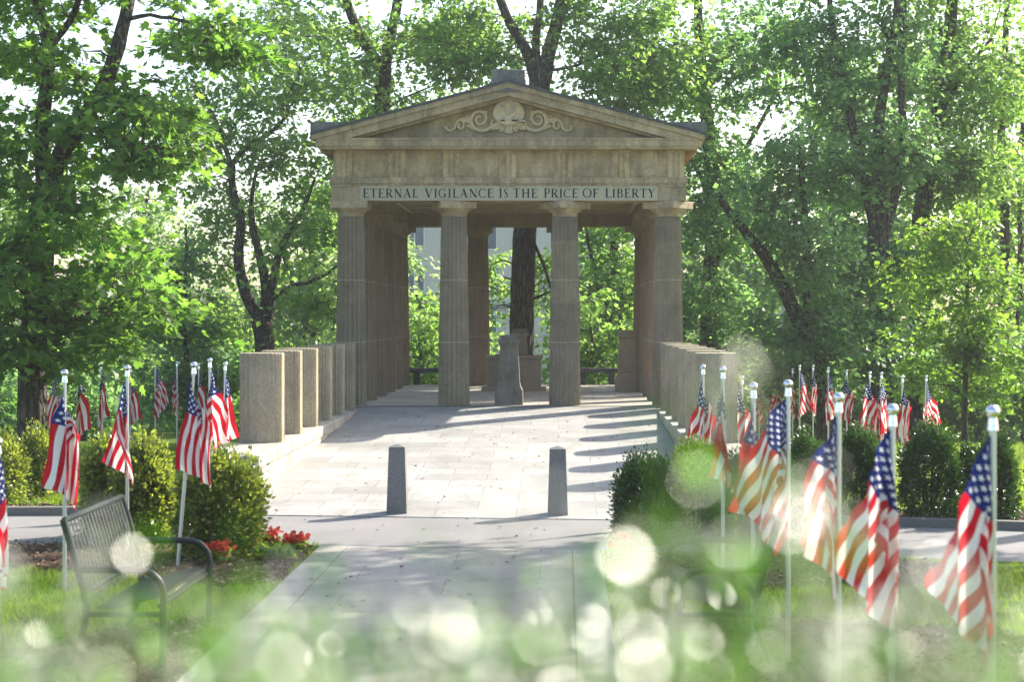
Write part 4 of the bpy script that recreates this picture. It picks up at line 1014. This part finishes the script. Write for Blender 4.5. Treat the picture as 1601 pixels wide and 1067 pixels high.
tree('linden_tree', PX(1376, Y), Y,
     [[(1380, gy(Y), .5), (1378, 560, .42), (1376, 440, .4), (1372, 360, .37)], [(1370, 370, .22), (1358, 310, .19), (1340, 230, .16), (1318, 130, .14), (1300, 30, .1), (1290, -120, .06)],
      [(1376, 365, .24), (1378, 300, .2), (1374, 200, .18), (1388, 100, .16), (1402, 20, .13), (1405, -140, .07)], [(1380, 370, .2), (1398, 310, .17), (1412, 220, .15), (1408, 110, .13), (1412, 20, .12), (1420, -140, .07)],
      [(1402, 110, .09), (1392, 75, .08), (1378, 30, .06)]],
     [(1290, 120, 2.2, 2.0, 36, 0, 2), (1380, 60, 2.2, 2.0, 34, .5, 2), (1340, 260, 2.2, 1.7, 40, .9, 1.8), (1400, 400, 2.2, 1.3, 36, 1.0, 1.7), (1350, 480, 2.2, 1.4, 40, -.8, 2), (1420, 220, 1.6, 1.4, 20, -.6, 1.6), (1350, -100, 4.5, 2, 44, 0, 3), (1230, 40, 1.6, 1.4, 18, 0, 1.6), (1400, 560, 2.2, .8, 24, -.6, 1.8)],
     'thick-trunked tree in the middle right, splitting into three upright limbs', 'leaf_c', L0=.185, per=105, rc=.8, seed=17, group=GT)
Y = 63
tree('linden_tree', PX(1435, Y), Y,
     [[(1434, gy(Y), .42), (1432, 600, .36), (1436, 480, .34), (1440, 350, .32), (1452, 270, .3), (1468, 180, .28), (1482, 80, .26), (1490, -20, .2), (1495, -160, .08)],
      [(1450, 290, .1), (1480, 250, .07), (1520, 200, .04)], [(1470, 175, .1), (1510, 110, .08), (1550, 60, .05)]],
     [(1500, 120, 2.2, 2.0, 34, 0, 2), (1480, 260, 2.2, 1.6, 34, -.4, 2), (1540, 250, 1.6, 1.6, 18, 0, 1.6), (1500, -60, 4, 1.8, 40, 0, 3), (1560, 120, 1.4, 1.8, 16, 0, 1.4)],
     'tall straight tree right of the three-limbed one, its limb slanting up right', 'leaf_b', L0=.185, per=108, rc=.82, seed=18, group=GT)
Y = 66
tree('linden_tree', PX(1568, Y), Y,
     [[(1570, gy(Y), .26), (1568, 500, .2), (1572, 330, .17), (1566, 200, .15), (1572, 60, .12), (1580, -120, .06)], [(1590, 520, .08), (1596, 400, .1), (1590, 250, .07)]],
     [(1590, 90, 1.4, 2.2, 22, 0, 1.6), (1580, 300, 1.3, 2.0, 18, 0, 1.5), (1610, 460, 1.4, 1.8, 18, 0, 1.4), (1590, 600, 1.6, 1.2, 20, 0, 1.4)],
     'slim tree at the right frame edge with a thin dark trunk', 'leaf_b', L0=.19, per=90, rc=.8, seed=19, group=GT)
Y = 49
tree('young_maple_tree', PX(1508, Y), Y,
     [[(1508, gy(Y), .10), (1509, 620, .08), (1510, 540, .07), (1512, 450, .06), (1512, 380, .03)]],
     [(1500, 360, 1.5, .9, 20, 0, 1.3), (1490, 440, 1.7, 1.0, 28, 0, 1.4), (1520, 520, 1.8, 1.0, 28, 0, 1.4), (1500, 590, 1.7, .7, 18, 0, 1.4), (1560, 580, 1.0, 1.0, 14, 0, 1)],
     'young bright green tree with a pencil-thin trunk on the right lawn', 'leaf_y', L0=.15, per=85, rc=.55, seed=20, group=GT)
Y = 55
tree('young_maple_tree', PX(291, Y), Y,
     [[(291, gy(Y), .11), (291, 600, .09), (290, 500, .08), (291, 400, .05), (291, 350, .02)]],
     [(290, 420, 1.0, .9, 14, 0, 1), (285, 500, 1.5, .9, 24, 0, 1.3), (300, 580, 1.9, .9, 30, 0, 1.4), (250, 630, 1.4, .7, 18, 0, 1.2)],
     'young tree with a thin straight trunk behind the left flags', 'leaf_c', L0=.16, per=90, rc=.6, seed=21, group=GT)
# offscreen shade tree on the right (its dapples fall on the path)
def xyz_tree(name, x, y, trunk_h, crown, label, leaf, seed, per=80, L0=.22, rc=.9, n=60, shape=KITE):
    g = float(G(x, y)); s_ = F / y
    def pq(dx, z): return VX + (x + dx - CX) * s_, VY - (z + g - EZ) * s_
    cz, rr, rz_ = crown
    lim = [[(*pq(0, 0), .34), (*pq(.1, trunk_h * .5), .28), (*pq(0, trunk_h), .24), (*pq(.3, trunk_h + rz_), .12), (*pq(.2, cz + rz_ * .6), .05)],
           [(*pq(0, trunk_h), .16), (*pq(-rr * .4, trunk_h + 1.6), .11, -.8), (*pq(-rr * .75, cz), .05, -1.2)], [(*pq(0, trunk_h), .16), (*pq(rr * .4, trunk_h + 1.6), .11, .8), (*pq(rr * .75, cz), .05, 1.2)]]
    return tree(name, x, y, lim, [(*pq(0, cz), rr, rz_, n, 0, rr), (*pq(-5.5, cz + .4), rr * .8, rz_ * .8, n // 5, 0, rr)], label, leaf, L0=L0, per=per, rc=rc, seed=seed, group='trees around the temple', shape=shape)
xyz_tree('shade_tree', 14.6, 30.5, 7.5, (12.6, 4.6, 2.8), 'shade tree beyond the right frame edge whose crown dapples the path', 'leaf_b', 31, per=120, n=95)
# background trees, lower, most with haze put into a paler leaf colour
BT = 'background trees beyond the lawn'
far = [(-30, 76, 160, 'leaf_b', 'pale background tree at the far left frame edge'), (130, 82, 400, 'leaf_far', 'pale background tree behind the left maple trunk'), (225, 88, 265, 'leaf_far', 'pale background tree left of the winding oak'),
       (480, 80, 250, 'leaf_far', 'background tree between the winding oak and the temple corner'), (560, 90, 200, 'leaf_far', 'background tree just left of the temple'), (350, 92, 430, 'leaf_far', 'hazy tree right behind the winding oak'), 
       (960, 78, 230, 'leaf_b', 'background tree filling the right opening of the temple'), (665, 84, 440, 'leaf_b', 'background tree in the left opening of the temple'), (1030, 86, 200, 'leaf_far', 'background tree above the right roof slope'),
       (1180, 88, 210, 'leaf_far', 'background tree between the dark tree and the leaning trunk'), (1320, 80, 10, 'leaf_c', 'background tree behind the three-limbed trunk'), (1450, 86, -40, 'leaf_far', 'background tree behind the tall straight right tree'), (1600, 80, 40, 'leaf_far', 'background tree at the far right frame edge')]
for i, (px, Y, top, lf, lb) in enumerate(far):
    Hp = gy(Y) - top; r_ = random.Random(i + 50); w = Hp * Y / F
    j = lambda a: r_.uniform(-a, a)
    lim = [[(px, gy(Y), .34), (px + j(8), gy(Y) - Hp * .35, .26), (px + j(12), gy(Y) - Hp * .6, .2), (px + j(16), top + Hp * .08, .06)],
           [(px + j(4), gy(Y) - Hp * .35, .14), (px - 40 + j(10), gy(Y) - Hp * .6, .09, -.6), (px - 60 + j(10), gy(Y) - Hp * .8, .04, -.8)], [(px + j(4), gy(Y) - Hp * .3, .14), (px + 45 + j(10), gy(Y) - Hp * .55, .09, .6), (px + 62 + j(10), gy(Y) - Hp * .78, .04, .8)]]
    n = int(44 + w * 3)
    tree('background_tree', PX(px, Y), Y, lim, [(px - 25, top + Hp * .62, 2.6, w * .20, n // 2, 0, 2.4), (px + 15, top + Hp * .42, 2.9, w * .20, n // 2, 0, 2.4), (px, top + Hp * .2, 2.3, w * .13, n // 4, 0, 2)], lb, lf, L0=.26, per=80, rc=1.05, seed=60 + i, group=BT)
# understorey shrubs behind the flags
US = 'understorey shrubs behind the temple'
u0 = None
us = [(-20, 66, 'leaf_c', 1.5), (60, 70, 'leaf_b', 1.4), (130, 62, 'leaf_c', 1.1), (200, 68, 'leaf_b', 1.3), (265, 72, 'leaf_b', 1.5), (340, 66, 'leaf_c', 1.3), (400, 70, 'leaf_b', 1.4), (465, 64, 'leaf_b', 1.1), (530, 68, 'leaf_b', 1.2),
      (655, 67, 'leaf_b', 1.9), (925, 66, 'leaf_b', 2.0), (985, 69, 'leaf_b', 1.6), (780, 72, 'leaf_y', .9), (1090, 64, 'leaf_b', 1.3), (1150, 68, 'leaf_c', 1.4), (1215, 72, 'leaf_b', 1.2), (1270, 66, 'leaf_c', 1.2), (1330, 70, 'leaf_b', 1.3), (1395, 68, 'leaf_c', 1.3), (1460, 66, 'leaf_b', 1.2), (1530, 62, 'leaf_b', 1.5), (1600, 60, 'leaf_c', 1.6)]
where = ['at the left frame edge', 'behind the maple trunk', 'right of the maple trunk base', 'behind the narrow near left flag', 'behind the diagonal striped far flag', 'left of the winding oak trunk', 'at the foot of the winding oak', 'behind the left ramp stubs', 'against the left temple corner',
         'seen through the left temple opening', 'seen through the right temple opening', 'behind the brown pedestal', 'behind the altar', 'behind the right ramp stubs', 'left of the leaning trunk', 'under the leaning trunk', 'at the foot of the leaning trunk', 'left of the thick three-limbed trunk', 'at the foot of the thick three-limbed trunk', 'at the foot of the tall straight tree', 'behind the pencil-thin young tree', 'at the right frame edge']
for i, (px, Y, lf, sc) in enumerate(us):
    gx = gy(Y); h_ = 3.2 * sc * F / Y
    lim = [[(px, gx, .09), (px + 4, gx - h_ * .4, .06), (px - 3, gx - h_ * .7, .03)]]
    tree('understorey_shrub', PX(px, Y), Y, lim, [(px, gx - h_ * .42, 1.7 * sc ** .5, 1.5 * sc, int(26 * sc), 0, 1.4), (px + 20, gx - h_ * .2, 1.9, .6, 12, 0, 1.2)], 'leafy green shrub ' + where[i], lf, L0=.2, per=75, rc=.75, seed=90 + i, group=US, cat='shrub')

# ------------------------------------------------------------------ buildings far behind
def building(name, px0, px1, Y, ztop, mat, label, rows, cols, roof='flat', depth=9, band=None):
    x0, x1 = PX(px0, Y), PX(px1, Y); g = float(G(0, Y)); cx = (x0 + x1) / 2; hw = (x1 - x0) / 2; h = ztop - g
    root = empty(name, (cx, Y, g)); tag(root, label, 'building', 'buildings beyond the trees')
    m = MB(); m.box(-hw, hw, 0, depth, -.5, h); wl_ = m.build('wall', mat, root)
    if roof == 'gable':
        m = MB(); m.loft([[(-hw - .4, -.5, h), (hw + .4, -.5, h), (hw + .4, depth / 2, h + 2.6), (-hw - .4, depth / 2, h + 2.6)], [(-hw - .4, -.5, h + .15), (hw + .4, -.5, h + .15), (hw + .4, depth / 2, h + 2.8), (-hw - .4, depth / 2, h + 2.8)]])
        m.loft([[(-hw - .4, depth / 2 + .01, h + 2.6), (hw + .4, depth / 2 + .01, h + 2.6), (hw + .4, depth + .5, h), (-hw - .4, depth + .5, h)], [(-hw - .4, depth / 2 + .01, h + 2.8), (hw + .4, depth / 2 + .01, h + 2.8), (hw + .4, depth + .5, h + .15), (-hw - .4, depth + .5, h + .15)]])
        m.build('roof', M['tile'], root)
    else:
        m = MB(); m.box(-hw - .15, hw + .15, -.15, depth + .15, h + .001, h + .35); m.build('roof', M['tile'], root)
    if band: m = MB(); m.box(-hw - .1, hw + .1, -.10, -.001, band, band + .3); m.build('ledge', M['tile'], root)
    for r_ in range(rows):
        for c_ in range(cols):
            x = -hw + (c_ + .5) * 2 * hw / cols; z = h * (r_ + .55) / rows; w = min(.8, hw / cols * .55); hh = min(1.0, h / rows * .32)
            m = MB(); m.box(x - w, x + w, -.06, -.002, z - hh, z + hh); wf = m.build('window', M['frame'], root)
            m = MB()
            for k in (-1, 1): m.box(x + k * w * .48 - w * .42, x + k * w * .48 + w * .42, -.075, -.062, z - hh * .9, z + hh * .9)
            m.build('pane', M['glass'], wf)
    return root
building('office_block', 620, 960, 118, 9.5, M['cream'], 'pale multi-storey building seen through the temple openings', 4, 6, band=6.3)
building('cottage', 440, 536, 96, 1.2, M['cream'], 'cream house with a grey gable roof left of the temple', 1, 3, 'gable', 7)
building('cottage', 190, 300, 104, 1.0, M['grey'], 'grey house with pale blue roof behind the left flags', 1, 3, 'gable', 7)
building('office_block', 1150, 1235, 112, 6.0, M['grey'], 'pale grey building glimpsed left of the leaning trunk', 3, 3)
building('cottage', 1440, 1560, 100, -.4, M['grey'], 'low grey house behind the pencil-thin young tree', 1, 3, 'gable', 7)

# ------------------------------------------------------------------ flowering shrubs right before the lens
def near_shrub(x, y, stems, label, seed, gl=5):
    r = np.random.default_rng(seed); root = empty('flowering_shrub', (x, y, float(G(x, y)))); g = float(G(x, y)); tag(root, label, 'shrub', 'blurred shrubs in the near foreground')
    m = MB(); P, D, N, LL = [], [], [], []; WP = []
    for (px, py, Yd, nl) in stems:
        top = np.array((PX(px, Yd) - x, Yd - y, PZ(py, Yd) - g)); b = np.array((top[0] * .25 + r.normal(0, .05), top[1] * .25, -.05))
        mid = (b + top) / 2 + r.normal(0, .07, 3) + (0, 0, .25)
        ts = np.linspace(0, 1, 9)[:, None]; c = (1 - ts) ** 2 * b + 2 * ts * (1 - ts) * mid + ts ** 2 * top
        m.tube(c, np.linspace(.005, .0012, 9), 5)
        for k in range(nl):
            t_ = 1 - (r.random() ** 1.4) * .22; q = (1 - t_) ** 2 * b + 2 * t_ * (1 - t_) * mid + t_ ** 2 * top
            d = unit(r.normal(0, 1, 3) + (0, 0, .6)); P.append(q + r.normal(0, .018, 3)); D.append(d); N.append(unit(r.normal(0, .8, 3) + (.2, .1, .8))); LL.append(r.uniform(.012, .025))
        if r.random() < .2:
            for k in range(r.integers(3, 8)): WP.append(top + r.normal(0, .014, 3))
    m.build('stems', M['stem'], root)
    Sd = np.array((cos(SUN_EL) * sin(SUN_AZ), cos(SUN_EL) * cos(SUN_AZ), sin(SUN_EL))); GP, GN = [], []
    for (px, py, Yd, nl) in stems:
        for k in range(gl):
            q = np.array((PX(px + r.normal(0, 26), Yd) - x, Yd - y + r.normal(0, .03), PZ(py + abs(r.normal(0, 45)), Yd) - g)); GP.append(q); vw = np.array((CX, 0, EZ)) - (q + (x, y, g)); GN.append(unit(Sd + unit(vw)) + r.normal(0, .20, 3))
    n = len(GP); GN = unit(np.array(GN)); V_, F_ = leaf_arrays(np.array(GP), unit(np.cross(GN, r.normal(0, 1, (n, 3)))), GN, r.uniform(.0045, .0075, n), np.full(n, 1.1), (OVAL[0] * (1, 1, 0), OVAL[1]))
    np_mesh('glint_cards', V_, F_, M['glint_card'], root)  # tiny flat cards added and tilted to throw sun glints at the lens
    V_, F_ = leaf_arrays(np.array(P), np.array(D), np.array(N), np.array(LL), np.full(len(P), .6), OVAL); np_mesh('foliage', V_, F_, M['near_leaf'], root)
    if WP:
        WP = np.array(WP); k = 6; n = len(WP) * k; ci = np.repeat(np.arange(len(WP)), k); dd = unit(r.normal(0, 1, (n, 3)) + (0, 0, .8))
        V_, F_ = leaf_arrays(WP[ci], dd, unit(r.normal(0, 1, (n, 3))), np.full(n, .006), np.full(n, .9), OVAL); np_mesh('blossom', V_, F_, M['white_petal'], root)
    return root
rs = np.random.default_rng(77)
def stemset(x0, x1, n, prof, ylo, yhi, nl):
    out = []
    for k in range(n):
        px = rs.uniform(x0, x1); top = np.interp(px, [p[0] for p in prof], [p[1] for p in prof]); py = top + (rs.random() ** .8) * (1100 - top)
        out.append((px, py, ylo + (yhi - ylo) * rs.random() ** 1.5, nl))
    return out
prof = [(0, 900), (150, 930), (260, 850), (420, 940), (560, 930), (700, 850), (800, 820), (900, 850), (1050, 800), (1200, 800), (1300, 840), (1400, 880), (1601, 940)]
near_shrub(PX(250, 1.2), 1.2, stemset(-60, 480, 50, prof, .85, 1.8, 12), 'blurred green shrub across the bottom left of the view', 201)
near_shrub(PX(800, 1.15), 1.15, stemset(430, 1050, 92, prof, .82, 1.75, 10), 'blurred sparkling shrub across the bottom centre over the path', 202)
near_shrub(PX(1250, 1.15), 1.15, stemset(980, 1660, 88, prof, .82, 1.7, 11) + [(1140, 590, .8, 7), (1050, 760, .9, 8), (1165, 560, 1.0, 2), (1260, 690, .95, 7), (790, 780, .9, 3), (1120, 690, .8, 8), (1290, 760, .8, 9), (1240, 800, .9, 9), (1170, 820, .8, 8), (1420, 860, .8, 8), (180, 850, 1.1, 14), (280, 890, 1.0, 14), (120, 900, 1.0, 12), (1030, 850, .8, 8)], 'blurred sparkling shrub across the bottom right in front of the near flags', 203)
# haze
m = MB(); m.box(-130, 130, -15, 190, -4.6, 34)
hz = bpy.data.materials.new('haze'); hz.use_nodes = True; ht = hz.node_tree; ht.nodes.remove(ht.nodes['Principled BSDF'])
pv = ht.nodes.new('ShaderNodeVolumePrincipled'); pv.inputs['Density'].default_value = 0.00042; pv.inputs['Color'].default_value = (.93, .96, 1, 1); pv.inputs['Anisotropy'].default_value = .3
ht.links.new(pv.outputs[0], ht.nodes['Material Output'].inputs['Volume'])
tag(m.build('haze', hz), kind='stuff')
print('OBJECTS', len(bpy.data.objects))
